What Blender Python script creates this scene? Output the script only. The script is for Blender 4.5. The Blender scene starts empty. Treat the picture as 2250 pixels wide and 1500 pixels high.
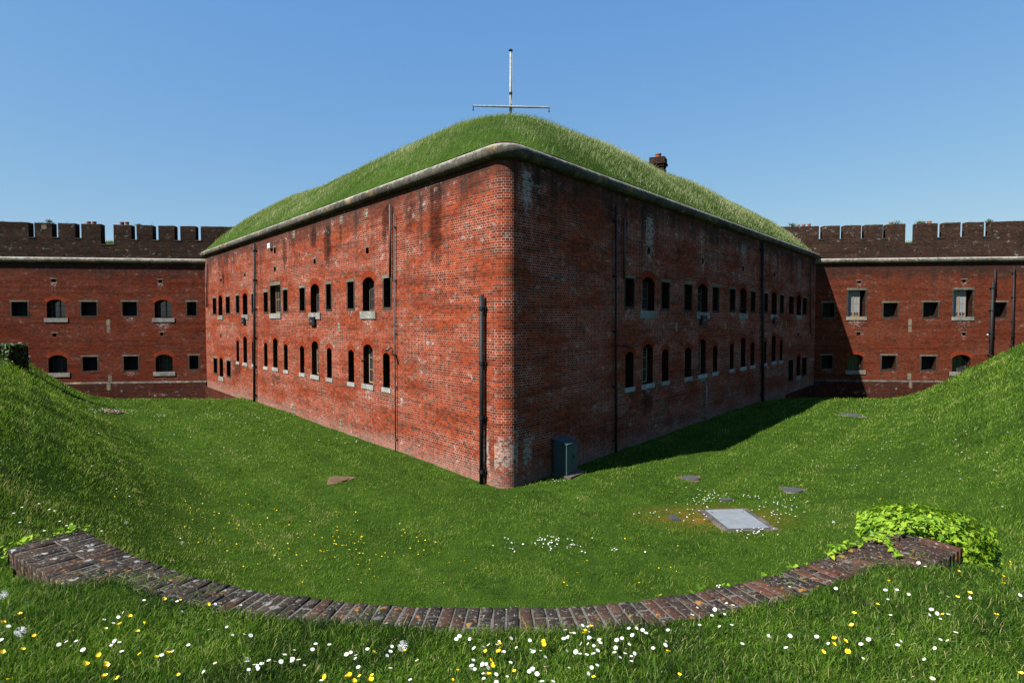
import bpy, bmesh, math, random
import numpy as np
from mathutils import Vector, geometry, noise

# ------------------------------------------------------------------ camera, sky, sun, exposure
SC = bpy.context.scene
COL = SC.collection
F_PX, CX, CY = 1330.0, 1125.0, 750.0          # focal length / centre in photograph pixels
EYE = 4.83
PITCH = math.atan(50 / F_PX)
cam_d = bpy.data.cameras.new('camera'); cam = bpy.data.objects.new('camera', cam_d); COL.objects.link(cam)
cam_d.sensor_width = 36; cam_d.lens = 36 * F_PX / 2250
cam_d.clip_start = 0.1; cam_d.clip_end = 5000
cam.location = (0, 0, EYE); cam.rotation_euler = (math.pi / 2 - PITCH, 0, 0)
SC.camera = cam
SUN_EL = 46.5
SUNV = Vector((-0.832, -0.555, 0)).normalized()
w = bpy.data.worlds.new("World"); SC.world = w; w.use_nodes = True
nt = w.node_tree
sky = nt.nodes.new('ShaderNodeTexSky'); sky.sky_type = 'NISHITA'; sky.sun_disc = False
sky.sun_elevation = math.radians(SUN_EL)
sky.sun_rotation = math.atan2(SUNV.x, SUNV.y)
sky.altitude = 0; sky.air_density = 1.25; sky.dust_density = 0.2; sky.ozone_density = 6
bg = nt.nodes['Background']; sp_ = nt.nodes.new('ShaderNodeSeparateColor'); cb_ = nt.nodes.new('ShaderNodeCombineColor')
nt.links.new(sky.outputs[0], sp_.inputs[0])
for k_, (e_, c_) in enumerate(((.80, .687), (.566, 1.135), (.20, 2.62))):      # film-like tone of a clear blue sky
    p_ = nt.nodes.new('ShaderNodeMath'); p_.operation = 'POWER'; p_.inputs[1].default_value = e_
    m_ = nt.nodes.new('ShaderNodeMath'); m_.operation = 'MULTIPLY'; m_.inputs[1].default_value = c_
    nt.links.new(sp_.outputs[k_], p_.inputs[0]); nt.links.new(p_.outputs[0], m_.inputs[0]); nt.links.new(m_.outputs[0], cb_.inputs[k_])
nt.links.new(cb_.outputs[0], bg.inputs[0]); bg.inputs[1].default_value = 0.08
sl = bpy.data.lights.new('sun', 'SUN'); so = bpy.data.objects.new('sun', sl); COL.objects.link(so)
sl.energy = 5.0; sl.angle = math.radians(0.53); sl.color = (1.0, 0.95, 0.86)
sd = Vector((SUNV.x * math.cos(math.radians(SUN_EL)), SUNV.y * math.cos(math.radians(SUN_EL)), math.sin(math.radians(SUN_EL))))
so.rotation_euler = sd.to_track_quat('Z', 'Y').to_euler(); so.location = sd * 60
SC.view_settings.view_transform = 'Standard'; SC.view_settings.look = 'None'
SC.view_settings.exposure = 1.32; SC.view_settings.gamma = 1.0
SC.cycles.max_bounces = 5; SC.cycles.diffuse_bounces = 2; SC.cycles.transparent_max_bounces = 4

rnd = random.Random(7)
NR = np.random.default_rng(11)

# ------------------------------------------------------------------ projection helpers
RX = Vector((1, 0, 0)); FW = Vector((0, math.cos(PITCH), -math.sin(PITCH))); UP = Vector((0, math.sin(PITCH), math.cos(PITCH)))
ORG = Vector((0, 0, EYE))
def ray(px, py): return RX * (px - CX) + UP * (CY - py) + FW * F_PX

# ------------------------------------------------------------------ object helpers
def tag(o, label=None, cat=None, group=None, kind=None):
    if label: o['label'] = label
    if cat: o['category'] = cat
    if group: o['group'] = group
    if kind: o['kind'] = kind
    return o
def empty(name, loc=(0, 0, 0), rz=0):
    o = bpy.data.objects.new(name, None); COL.objects.link(o); o.location = loc; o.rotation_euler = (0, 0, rz)
    o.empty_display_size = .2
    return o
class MB:
    def __init__(s): s.v = []; s.f = []; s.uv = []; s.m = []
    def face(s, pts, uvs=None, m=0):
        i = len(s.v); s.v += [tuple(p) for p in pts]; s.f.append(tuple(range(i, i + len(pts))))
        s.uv.append(list(uvs) if uvs else [(p[0] + p[1], p[2]) for p in pts]); s.m.append(m)
    def build(s, name, mats, parent=None, smooth=False, weld=False):
        me = bpy.data.meshes.new(name); me.from_pydata(s.v, [], s.f)
        uvl = me.uv_layers.new(name='UVMap'); flat = [c for f in s.uv for p in f for c in p]
        uvl.data.foreach_set('uv', flat)
        if not isinstance(mats, (list, tuple)): mats = [mats]
        for m in mats: me.materials.append(m)
        me.polygons.foreach_set('material_index', s.m)
        if weld:
            bm = bmesh.new(); bm.from_mesh(me); bmesh.ops.remove_doubles(bm, verts=bm.verts, dist=1e-4); bm.to_mesh(me); bm.free()
        if smooth: me.polygons.foreach_set('use_smooth', [True] * len(me.polygons))
        me.update()
        o = bpy.data.objects.new(name, me); COL.objects.link(o)
        if parent: o.parent = parent
        return o
    # box in a frame: origin O, axes a (s), n (outward), z up
    def fbox(s, fr, s0, s1, n0, n1, z0, z1, m=0, skip=()):
        P = lambda a, b, c: fr.p(a, c, b)
        q = {'f': [P(s0, n1, z0), P(s1, n1, z0), P(s1, n1, z1), P(s0, n1, z1)],
             'b': [P(s1, n0, z0), P(s0, n0, z0), P(s0, n0, z1), P(s1, n0, z1)],
             'l': [P(s0, n0, z0), P(s0, n1, z0), P(s0, n1, z1), P(s0, n0, z1)],
             'r': [P(s1, n1, z0), P(s1, n0, z0), P(s1, n0, z1), P(s1, n1, z1)],
             't': [P(s0, n1, z1), P(s1, n1, z1), P(s1, n0, z1), P(s0, n0, z1)],
             'd': [P(s0, n0, z0), P(s1, n0, z0), P(s1, n1, z0), P(s0, n1, z0)]}
        u = {'f': [(s0, z0), (s1, z0), (s1, z1), (s0, z1)], 'b': [(s1, z0), (s0, z0), (s0, z1), (s1, z1)],
             'l': [(s0 + n0, z0), (s0 + n1, z0), (s0 + n1, z1), (s0 + n0, z1)], 'r': [(s1 + n1, z0), (s1 + n0, z0), (s1 + n0, z1), (s1 + n1, z1)],
             't': [(s0, z1 + n1), (s1, z1 + n1), (s1, z1 + n0), (s0, z1 + n0)], 'd': [(s0, z0), (s1, z0), (s1, z0 + .1), (s0, z0 + .1)]}
        for k in 'fblrtd':
            if k in skip: continue
            pts, uu = q[k], u[k]
            if fr.flip: pts, uu = pts[::-1], uu[::-1]
            s.face(pts, uu, m)
    def tube(s, path, rad, n=10, m=0, cap=True):
        rings = []
        for i, p in enumerate(path):
            p = Vector(p); a = Vector(path[max(i - 1, 0)]); b = Vector(path[min(i + 1, len(path) - 1)])
            t = (b - a).normalized(); r = rad[i] if isinstance(rad, (list, tuple)) else rad
            x = t.orthogonal().normalized() if i == 0 else (px_ - t * px_.dot(t)).normalized()
            px_ = x; y = t.cross(x)
            rings.append([p + (x * math.cos(2 * math.pi * k / n) + y * math.sin(2 * math.pi * k / n)) * r for k in range(n)])
        base = len(s.v)
        for r_ in rings: s.v += [tuple(v) for v in r_]
        for i in range(len(rings) - 1):
            for k in range(n):
                k2 = (k + 1) % n
                s.f.append((base + i * n + k, base + i * n + k2, base + (i + 1) * n + k2, base + (i + 1) * n + k))
                s.uv.append([(k / n, i), ((k + 1) / n, i), ((k + 1) / n, i + 1), (k / n, i + 1)]); s.m.append(m)
        if cap:
            s.f.append(tuple(base + k for k in range(n))[::-1]); s.uv.append([(0, 0)] * n); s.m.append(m)
            e = base + (len(rings) - 1) * n
            s.f.append(tuple(e + k for k in range(n))); s.uv.append([(0, 0)] * n); s.m.append(m)
class Frame:
    """wall plane: origin O (x,y), s direction a, outward normal n"""
    def __init__(f, O, a, n):
        f.O = Vector((O[0], O[1], 0)); f.a = Vector((a[0], a[1], 0)).normalized(); f.n = Vector((n[0], n[1], 0)).normalized()
        f.flip = f.a.cross(Vector((0, 0, 1))).dot(f.n) < 0
    def p(f, s, z, n=0.0): return f.O + f.a * s + f.n * n + Vector((0, 0, z))
    def hit(f, px, py):
        r = ray(px, py); t = (f.O - ORG).dot(f.n) / r.dot(f.n); q = ORG + r * t
        return (q - f.O).dot(f.a), q.z

# ------------------------------------------------------------------ materials
def newmat(name):
    m = bpy.data.materials.new(name); m.use_nodes = True
    return m, m.node_tree, m.node_tree.nodes['Principled BSDF']
def N(t, kind, **kw):
    n = t.nodes.new(kind)
    for k, v in kw.items():
        if k.startswith('i_'): n.inputs[k[2:].replace('_', ' ')].default_value = v
        else: setattr(n, k, v)
    return n
def L(t, a, b): t.links.new(a, b)
def ramp(t, fac, stops, interp='LINEAR'):
    r = t.nodes.new('ShaderNodeValToRGB'); r.color_ramp.interpolation = interp
    e = r.color_ramp.elements
    while len(e) < len(stops): e.new(0.5)
    for k, (p, c) in enumerate(stops):
        e[k].position = p; e[k].color = (c if len(c) == 4 else (*c, 1)) if isinstance(c, (tuple, list)) else (c, c, c, 1)
    L(t, fac, r.inputs[0]); return r.outputs[0]
def mixc(t, fac, a, b, mode='MIX'):
    m = t.nodes.new('ShaderNodeMix'); m.data_type = 'RGBA'; m.blend_type = mode
    for s_, v in ((m.inputs[0], fac), (m.inputs[6], a), (m.inputs[7], b)):
        if hasattr(v, 'is_linked'): L(t, v, s_)
        elif isinstance(v, (tuple, list)): s_.default_value = (*v, 1) if len(v) == 3 else v
        else: s_.default_value = v
    return m.outputs[2]
def math_(t, op, a, b=None, c=None):
    m = t.nodes.new('ShaderNodeMath'); m.operation = op
    for s_, v in zip(m.inputs, (a, b, c)):
        if v is None: continue
        if hasattr(v, 'is_linked'): L(t, v, s_)
        else: s_.default_value = v
    return m.outputs[0]
def noise_(t, vec, scale, detail=4, rough=.6, dist=0):
    n = t.nodes.new('ShaderNodeTexNoise'); n.inputs['Scale'].default_value = scale; n.inputs['Detail'].default_value = detail
    n.inputs['Roughness'].default_value = rough; n.inputs['Distortion'].default_value = dist
    if vec is not None: L(t, vec, n.inputs['Vector'])
    return n.outputs[0]
def mapping(t, vec, scale=(1, 1, 1), loc=(0, 0, 0)):
    m = t.nodes.new('ShaderNodeMapping'); m.inputs['Scale'].default_value = scale; m.inputs['Location'].default_value = loc
    L(t, vec, m.inputs['Vector']); return m.outputs[0]
def bump(t, h, strength, dist, bsdf):
    b = t.nodes.new('ShaderNodeBump'); b.inputs['Strength'].default_value = strength; b.inputs['Distance'].default_value = dist
    L(t, h, b.inputs['Height']); L(t, b.outputs[0], bsdf.inputs['Normal'])

def brick_mat(name, cols, mortar_a, mortar_b, soot_amt=.5, white_amt=.5, top=None, bottom=None, mort=.0055, seed=0, patch=True, hue=(1, 1, 1)):
    m, t, b = newmat(name)
    uv = N(t, 'ShaderNodeUVMap').outputs[0]
    wob = N(t, 'ShaderNodeTexNoise'); wob.inputs['Scale'].default_value = 3.0; L(t, uv, wob.inputs['Vector'])
    v1 = N(t, 'ShaderNodeVectorMath', operation='SUBTRACT'); L(t, wob.outputs[1], v1.inputs[0]); v1.inputs[1].default_value = (.5, .5, .5)
    v2 = N(t, 'ShaderNodeVectorMath', operation='SCALE'); L(t, v1.outputs[0], v2.inputs[0]); v2.inputs['Scale'].default_value = .012
    v3 = N(t, 'ShaderNodeVectorMath', operation='ADD'); L(t, uv, v3.inputs[0]); L(t, v2.outputs[0], v3.inputs[1])
    vec = v3.outputs[0]
    br = N(t, 'ShaderNodeTexBrick'); br.offset = .5; br.offset_frequency = 2; br.squash = .5; br.squash_frequency = 2
    L(t, vec, br.inputs['Vector'])
    for k, v in (('Color1', (0, 0, 0, 1)), ('Color2', (1, 1, 1, 1)), ('Mortar', (.5, .5, .5, 1)), ('Scale', 1.0), ('Mortar Size', mort), ('Mortar Smooth', .25), ('Bias', 0.0), ('Brick Width', .235), ('Row Height', .0765)):
        br.inputs[k].default_value = v
    big = noise_(t, mapping(t, uv, (.35, .9, 1), (seed * 3.1, seed, 0)), 1.0, 5, .65)
    mid = noise_(t, mapping(t, uv, (1.3, 2.6, 1), (seed, 5, 0)), 1.0, 4, .6)
    fine = noise_(t, mapping(t, uv, (14, 22, 1)), 1.0, 3, .6)
    # brick colour: random per brick pulled by a slow patch noise
    f = math_(t, 'ADD', math_(t, 'MULTIPLY', br.outputs[0], .62), math_(t, 'MULTIPLY', math_(t, 'SUBTRACT', mid, .32), .9))
    c = ramp(t, f, [(i / (len(cols) - 1), x) for i, x in enumerate(cols)])
    c = mixc(t, math_(t, 'MULTIPLY', fine, .5), c, mixc(t, 1.0, c, (.62, .55, .52), 'MULTIPLY'))
    # mortar
    mc = mixc(t, ramp(t, big, [(.42, 0), (.60, 1)]), mortar_b, mortar_a)
    c = mixc(t, math_(t, 'MULTIPLY', ramp(t, noise_(t, mapping(t, uv, (.8, 1.7, 1), (seed + 3, 8, 0)), 1.0, 6, .7), [(.53, 0), (.62, 1)]), .55), c, mixc(t, 1.0, c, (.45, .75, .95), 'MULTIPLY'))
    mvar = ramp(t, noise_(t, mapping(t, uv, (5, 7, 1)), 1.0, 3, .7), [(.35, .45), (.7, 1.0)])
    mc = mixc(t, 1.0, mc, mvar, 'MULTIPLY')
    c = mixc(t, br.outputs[1], c, mc)
    # bedding rows differing slightly (weathered belts)
    belt = ramp(t, noise_(t, mapping(t, uv, (.12, 3.2, 1), (0, seed, 0)), 1.0, 4, .7), [(.38, 1), (.55, 0)])
    c = mixc(t, math_(t, 'MULTIPLY', belt, .45), c, mixc(t, 1.0, c, (.42, .36, .36), 'MULTIPLY'))
    # vertical soot streaks from above
    sep = N(t, 'ShaderNodeSeparateXYZ'); L(t, uv, sep.inputs[0])
    st = noise_(t, mapping(t, uv, (1.5, .16, 1), (seed * 7, 0, 0)), 1.0, 4, .65)
    mask = ramp(t, st, [(.52, 0), (.66, 1)])
    if top is not None:
        hm = N(t, 'ShaderNodeMapRange'); hm.inputs[1].default_value = top - 4.2; hm.inputs[2].default_value = top - .4
        L(t, sep.outputs[1], hm.inputs[0]); mask = math_(t, 'MULTIPLY', mask, hm.outputs[0])
    mask = math_(t, 'MULTIPLY', mask, math_(t, 'MULTIPLY', ramp(t, fine, [(.3, .5), (.6, 1)]), soot_amt))
    c = mixc(t, mask, c, (.028, .022, .02))
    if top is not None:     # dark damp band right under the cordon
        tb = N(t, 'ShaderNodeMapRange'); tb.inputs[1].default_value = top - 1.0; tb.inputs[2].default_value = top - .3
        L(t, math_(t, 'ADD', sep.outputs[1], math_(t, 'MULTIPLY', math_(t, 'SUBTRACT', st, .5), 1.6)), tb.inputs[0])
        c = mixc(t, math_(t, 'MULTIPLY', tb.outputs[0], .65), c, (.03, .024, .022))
    at = N(t, 'ShaderNodeAttribute', attribute_name='soot_shade').outputs['Fac']
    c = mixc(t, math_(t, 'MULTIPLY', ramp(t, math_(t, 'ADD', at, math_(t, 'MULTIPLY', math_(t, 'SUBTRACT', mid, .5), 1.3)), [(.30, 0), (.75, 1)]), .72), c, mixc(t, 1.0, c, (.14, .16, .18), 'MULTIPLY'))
    # lime / efflorescence blotches
    wn = noise_(t, mapping(t, uv, (2.2, 3.4, 1), (9 + seed, 2, 0)), 1.0, 7, .72)
    wm = ramp(t, wn, [(.57, 0), (.68, .85)])
    wm = math_(t, 'MULTIPLY', wm, math_(t, 'MULTIPLY', ramp(t, big, [(.45, .15), (.62, 1)]), white_amt))
    sp = N(t, 'ShaderNodeTexVoronoi'); sp.inputs['Scale'].default_value = 9; L(t, uv, sp.inputs['Vector'])
    spm = ramp(t, sp.outputs['Distance'], [(.07, 1), (.11, 0)])
    spm = math_(t, 'MULTIPLY', spm, ramp(t, wn, [(.52, 0), (.6, 1)]))
    wm = math_(t, 'MAXIMUM', wm, math_(t, 'MULTIPLY', spm, white_amt))
    al = N(t, 'ShaderNodeAttribute', attribute_name='lime').outputs['Fac']
    wf = noise_(t, mapping(t, uv, (7, 9, 1), (1, 1, 0)), 1.0, 6, .75)
    wl_ = math_(t, 'MULTIPLY', ramp(t, math_(t, 'ADD', math_(t, 'MULTIPLY', al, .55), math_(t, 'MULTIPLY', math_(t, 'SUBTRACT', wf, .5), 1.7)), [(.34, 0), (.55, 1)]), ramp(t, al, [(0, 0), (.12, 1)]))
    wm = math_(t, 'MAXIMUM', wm, math_(t, 'MULTIPLY', wl_, .62))
    c = mixc(t, wm, c, (.44, .42, .39))
    if bottom is not None:
        bb = N(t, 'ShaderNodeMapRange'); bb.inputs[1].default_value = bottom + .6; bb.inputs[2].default_value = bottom
        L(t, math_(t, 'ADD', sep.outputs[1], math_(t, 'MULTIPLY', math_(t, 'SUBTRACT', wn, .5), 2.2)), bb.inputs[0])
        c = mixc(t, math_(t, 'MULTIPLY', math_(t, 'MULTIPLY', bb.outputs[0], ramp(t, wf, [(.35, .1), (.6, 1)])), .55), c, (.26, .23, .2))
    if hue != (1, 1, 1): c = mixc(t, 1.0, c, hue, 'MULTIPLY')
    L(t, c, b.inputs['Base Color']); b.inputs['Roughness'].default_value = .95; b.inputs['Specular IOR Level'].default_value = .02
    h = math_(t, 'ADD', math_(t, 'MULTIPLY', math_(t, 'SUBTRACT', 1.0, br.outputs[1]), 1.0), math_(t, 'MULTIPLY', fine, .6))
    bump(t, h, .6, .008, b)
    return m

RED = [(.060, .022, .015), (.19, .031, .012), (.28, .042, .014), (.35, .060, .017), (.24, .034, .013), (.12, .030, .018), (.19, .075, .035), (.09, .050, .030)]
REDD = [(.060, .022, .015), (.135, .024, .012), (.18, .030, .013), (.20, .040, .016), (.13, .024, .013), (.07, .024, .017), (.13, .045, .024)]
BRN = [(.030, .022, .018), (.048, .028, .021), (.065, .032, .022), (.038, .024, .019), (.022, .018, .016), (.055, .040, .030)]
M_BR = brick_mat('brick_red', RED, (.74, .65, .56), (.26, .18, .135), .85, 1.0, top=9.3, bottom=0.0, mort=.0055)
M_BRL = brick_mat('brick_red_range', REDD, (.17, .13, .10), (.09, .055, .04), .55, .5, top=8.7, seed=2, mort=.005)
M_BRR = brick_mat('brick_orange_range', [(c[0] * 1.05, c[1] * 1.1, c[2]) for c in REDD], (.20, .15, .11), (.11, .07, .05), .45, .5, top=8.7, seed=4, mort=.005)
M_PAR = brick_mat('brick_weathered_brown', BRN, (.08, .066, .055), (.035, .03, .026), .6, .8, seed=6)
M_PAR2 = brick_mat('brick_weathered_brown_pale', [(c[0] * 1.35, c[1] * 1.25, c[2] * 1.2) for c in BRN], (.12, .10, .08), (.06, .048, .04), .6, 1.0, seed=8)
M_PLI = brick_mat('brick_damp_plinth', [(c[0] * .6, c[1] * .8, c[2]) for c in REDD], (.10, .085, .075), (.05, .042, .036), .8, .9, seed=5)
M_ARCH = brick_mat('brick_gauged_arch', [(.21, .036, .016), (.27, .046, .018), (.24, .04, .016), (.20, .036, .015)], (.22, .11, .07), (.17, .06, .035), .2, .2, mort=.003, seed=3)
M_REV = brick_mat('brick_shade_reveal', [(.022, .014, .011), (.040, .018, .012), (.055, .022, .014), (.03, .017, .012)], (.06, .05, .04), (.03, .024, .02), .3, .1, mort=.004, seed=12)  # brick coloured very dark to paint in the shade inside the openings
M_JAMB = brick_mat('brick_grey_jamb', [(.06, .045, .037), (.09, .065, .05), (.07, .055, .045), (.11, .06, .045)], (.16, .14, .12), (.09, .075, .06), .3, .4, mort=.004, seed=9)

def stone_mat(name, a, b_, lich=(.42, .42, .39), ochre=True, joints=None, lichen=.5, moss=0):
    m, t, b = newmat(name)
    uv = N(t, 'ShaderNodeUVMap').outputs[0]; ob = N(t, 'ShaderNodeNewGeometry').outputs['Position']
    n1 = noise_(t, ob, 2.2, 6, .7); n2 = noise_(t, ob, 17, 4, .7)
    c = mixc(t, ramp(t, n1, [(.38, 0), (.62, 1)]), a, b_)
    c = mixc(t, ramp(t, n2, [(.38, .75), (.58, 0)]), c, mixc(t, 1.0, c, (.35, .33, .30), 'MULTIPLY'))
    c = mixc(t, ramp(t, noise_(t, ob, .9, 5, .7), [(.42, .5), (.56, 0)]), c, mixc(t, 1.0, c, (.45, .43, .42), 'MULTIPLY'))
    if ochre: c = mixc(t, ramp(t, noise_(t, mapping(t, ob, (1, 1, 1), (4, 4, 4)), 1.3, 5, .65), [(.56, 0), (.70, .7)]), c, (.34, .23, .09))
    c = mixc(t, math_(t, 'MULTIPLY', ramp(t, noise_(t, mapping(t, ob, (1, 1, 1), (8, 1, 2)), 3.1, 8, .75), [(.58, 0), (.66, 1)]), lichen), c, lich)
    if joints:
        sep = N(t, 'ShaderNodeSeparateXYZ'); L(t, uv, sep.inputs[0])
        fr = math_(t, 'FRACT', math_(t, 'DIVIDE', sep.outputs[0], joints))
        jm = math_(t, 'LESS_THAN', fr, .018)
        c = mixc(t, math_(t, 'MULTIPLY', jm, .75), c, (.05, .045, .04))
        # each block its own tone
        fl = math_(t, 'FLOOR', math_(t, 'DIVIDE', sep.outputs[0], joints))
        wn = N(t, 'ShaderNodeTexWhiteNoise', noise_dimensions='1D'); L(t, fl, wn.inputs[1])
        c = mixc(t, 1.0, c, ramp(t, wn.outputs[0], [(0, .68), (1, 1.15)]), 'MULTIPLY')
        # weathering from the top of the roll, dirt beneath
        gn = N(t, 'ShaderNodeSeparateXYZ'); L(t, uv, gn.inputs[0])
        tw = ramp(t, math_(t, 'ADD', gn.outputs[1], math_(t, 'MULTIPLY', math_(t, 'SUBTRACT', noise_(t, ob, 4, 6, .7), .5), .7)), [(.60, 0), (.80, 1)])
        c = mixc(t, math_(t, 'MULTIPLY', tw, .75), c, (.44, .43, .40))
    L(t, c, b.inputs['Base Color']); b.inputs['Roughness'].default_value = .92; b.inputs['Specular IOR Level'].default_value = .15
    bump(t, math_(t, 'ADD', n1, math_(t, 'MULTIPLY', n2, .5)), .5, .02, b)
    return m
M_CORD = stone_mat('stone_cordon', (.085, .078, .066), (.16, .145, .115), joints=1.35, lichen=.6)
M_CORD2 = stone_mat('stone_cordon_pale', (.12, .105, .08), (.20, .18, .14), joints=1.2, lichen=.6)
M_SILL = stone_mat('stone_sill', (.24, .24, .215), (.36, .355, .33), ochre=True, lichen=.3)
M_SILLW = stone_mat('stone_sill_white', (.38, .38, .36), (.50, .50, .485), ochre=False, lichen=.3)
M_LINT = stone_mat('stone_lintel', (.16, .15, .115), (.24, .22, .17), ochre=False, lichen=.2)
M_CREAM = stone_mat('terracotta_air_brick', (.30, .25, .17), (.38, .33, .245), ochre=False, lichen=.1)
M_CONC = stone_mat('concrete', (.12, .10, .09), (.19, .165, .145), lichen=.3)
M_STR = stone_mat('string_stone', (.07, .06, .05), (.17, .155, .14), lichen=.8)
def plain(name, col, rough=.6, metal=0, var=.25, scale=6, spec=.4):
    m, t, b = newmat(name)
    ob = N(t, 'ShaderNodeNewGeometry').outputs['Position']
    n = noise_(t, ob, scale, 5, .65)
    c = mixc(t, ramp(t, n, [(.3, 0), (.7, 1)]), tuple(x * (1 - var) for x in col), tuple(min(1, x * (1 + var)) for x in col))
    L(t, c, b.inputs['Base Color']); b.inputs['Roughness'].default_value = rough; b.inputs['Metallic'].default_value = metal
    b.inputs['Specular IOR Level'].default_value = spec
    return m
M_BLK = plain('black_paint', (.010, .010, .012), .6, var=.4, spec=.2)
M_PIPEG = plain('grey_pipe', (.22, .22, .21), .5, var=.4)
M_PIPED = plain('dark_grey_conduit', (.07, .068, .065), .6, var=.4)
M_PIPEB = plain('rusty_pipe', (.06, .03, .02), .6, var=.4)
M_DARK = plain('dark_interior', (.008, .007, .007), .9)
M_GLASS = plain('window_glass', (.02, .025, .03), .06, spec=.8, var=.2)
M_CURT = plain('net_curtain', (.22, .25, .28), .8, var=.2, scale=14)
M_TIMBD = plain('brown_timber', (.10, .065, .04), .6, var=.2)
M_TIMB = plain('cream_timber', (.30, .20, .115), .6, var=.2)
M_GRNCAB = plain('green_cabinet', (.045, .085, .095), .5, var=.15)
M_STEEL = plain('galvanised_plate', (.27, .30, .33), .5, metal=.2, var=.15, scale=3)
M_IRON = plain('iron_cover', (.07, .072, .078), .6, var=.25, scale=12)
M_SOIL = plain('bare_soil', (.14, .08, .045), .95, var=.4, scale=12)
M_POT = plain('terracotta_pot', (.27, .07, .035), .8, var=.25)
M_POLE = plain('white_paint_weathered', (.32, .34, .33), .6, var=.45, scale=9)
M_WHITEP = plain('white_plastic', (.72, .72, .7), .4, var=.05)

# ------------------------------------------------------------------ plan geometry
P0 = Vector((-0.165, 16.95))
aL = math.atan(1077 / 1331); aR = math.atan(1060 / 1331)
dL = Vector((-math.sin(aL), math.cos(aL))); dR = Vector((math.sin(aR), math.cos(aR)))
nL = Vector((-math.cos(aL), -math.sin(aL))); nR = Vector((math.cos(aR), -math.sin(aR)))
FL = Frame(P0, dL, nL); FR = Frame(P0, dR, nR)
RC = .44
half = (aL + aR) / 2; TAN = RC / math.tan(half)
bis = (dL + dR).normalized(); CC = P0 + bis * (RC / math.sin(half))
sEndL = FL.hit(452, 700)[0]; sEndR = FR.hit(1791, 700)[0]
EL = P0 + dL * sEndL; ER = P0 + dR * sEndR
gL = math.radians(7.5); gR = math.radians(7.1)
# ranges: s measured from the junction outwards
FWL = Frame(EL, (-math.cos(gL), -math.sin(gL)), (math.sin(gL), -math.cos(gL)))
FWR = Frame(ER, (math.cos(gR), -math.sin(gR)), (-math.sin(gR), -math.cos(gR)))

def smooth(a, b, x):
    t = np.clip((x - a) / (b - a), 0, 1); return t * t * (3 - 2 * t)
def vnoise(x, y, sc, seed=0):
    """cheap value noise, vectorised"""
    x = np.asarray(x) / sc + seed * 17.3; y = np.asarray(y) / sc + seed * 9.1
    xi = np.floor(x); yi = np.floor(y); fx = x - xi; fy = y - yi
    fx = fx * fx * (3 - 2 * fx); fy = fy * fy * (3 - 2 * fy)
    def h(a, b):
        v = np.sin(a * 127.1 + b * 311.7) * 43758.5453; return v - np.floor(v)
    return (h(xi, yi) * (1 - fx) + h(xi + 1, yi) * fx) * (1 - fy) + (h(xi, yi + 1) * (1 - fx) + h(xi + 1, yi + 1) * fx) * fy - .5

# coping curve of the curved wall (inner = ditch edge)
COPE = [(-3.55, 4.95), (-2.81, 4.43), (-2.09, 4.02), (-1.49, 3.80), (-.9, 3.67), (-.07, 3.61), (.56, 3.66), (1.07, 3.79), (1.51, 3.95), (1.97, 4.18), (2.65, 4.62), (3.17, 4.98)]
COPE_Z = EYE - 1.75
COPE_W = .50
def spline(pts, n=12):
    out = []
    P = [Vector(p) for p in pts]; P = [P[0] * 2 - P[1]] + P + [P[-1] * 2 - P[-2]]
    for i in range(1, len(P) - 2):
        for k in range(n):
            t = k / n
            out.append(.5 * ((2 * P[i]) + (-P[i - 1] + P[i + 1]) * t + (2 * P[i - 1] - 5 * P[i] + 4 * P[i + 1] - P[i + 2]) * t * t + (-P[i - 1] + 3 * P[i] - 3 * P[i + 1] + P[i + 2]) * t ** 3))
    out.append(P[-2]); return out
CURV = spline(COPE)
# toe of the counterscarp bank
TOE = spline([(-39, 53), (-32.2, 44.6), (-20.8, 30.6), (-9.9, 17.4), (-6.1, 11.6), (-2.9, 8.3), (0, 7.4), (3.0, 7.9), (6.6, 11.0), (10.0, 16.4), (18.8, 29.6), (29.6, 43.8), (36, 53)], 8)
TX = np.array([p.x for p in TOE]); TY = np.array([p.y for p in TOE])
def sdist(x, y, PX, PY):
    """distance to polyline, positive on the camera side (right-hand side when going left to right: below)"""
    shp = np.shape(x); x = np.ravel(x).astype(float); y = np.ravel(y).astype(float)
    best = np.full(x.shape, 1e9); sg = np.ones(x.shape)
    for i in range(len(PX) - 1):
        ax, ay, bx, by = PX[i], PY[i], PX[i + 1], PY[i + 1]
        ex, ey = bx - ax, by - ay; l2 = ex * ex + ey * ey
        t = np.clip(((x - ax) * ex + (y - ay) * ey) / l2, 0, 1)
        dx = x - ax - t * ex; dy = y - ay - t * ey; d = dx * dx + dy * dy
        c = ex * (y - ay) - ey * (x - ax)
        m = d < best; best = np.where(m, d, best); sg = np.where(m, np.where(c < 0, 1.0, -1.0), sg)
    return (np.sqrt(best) * sg).reshape(shp)
CUX = np.array([p.x for p in CURV]); CUY = np.array([p.y for p in CURV])
def floor_z(x, y): return -1.17 * smooth(35.5, 44, y)
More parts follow.
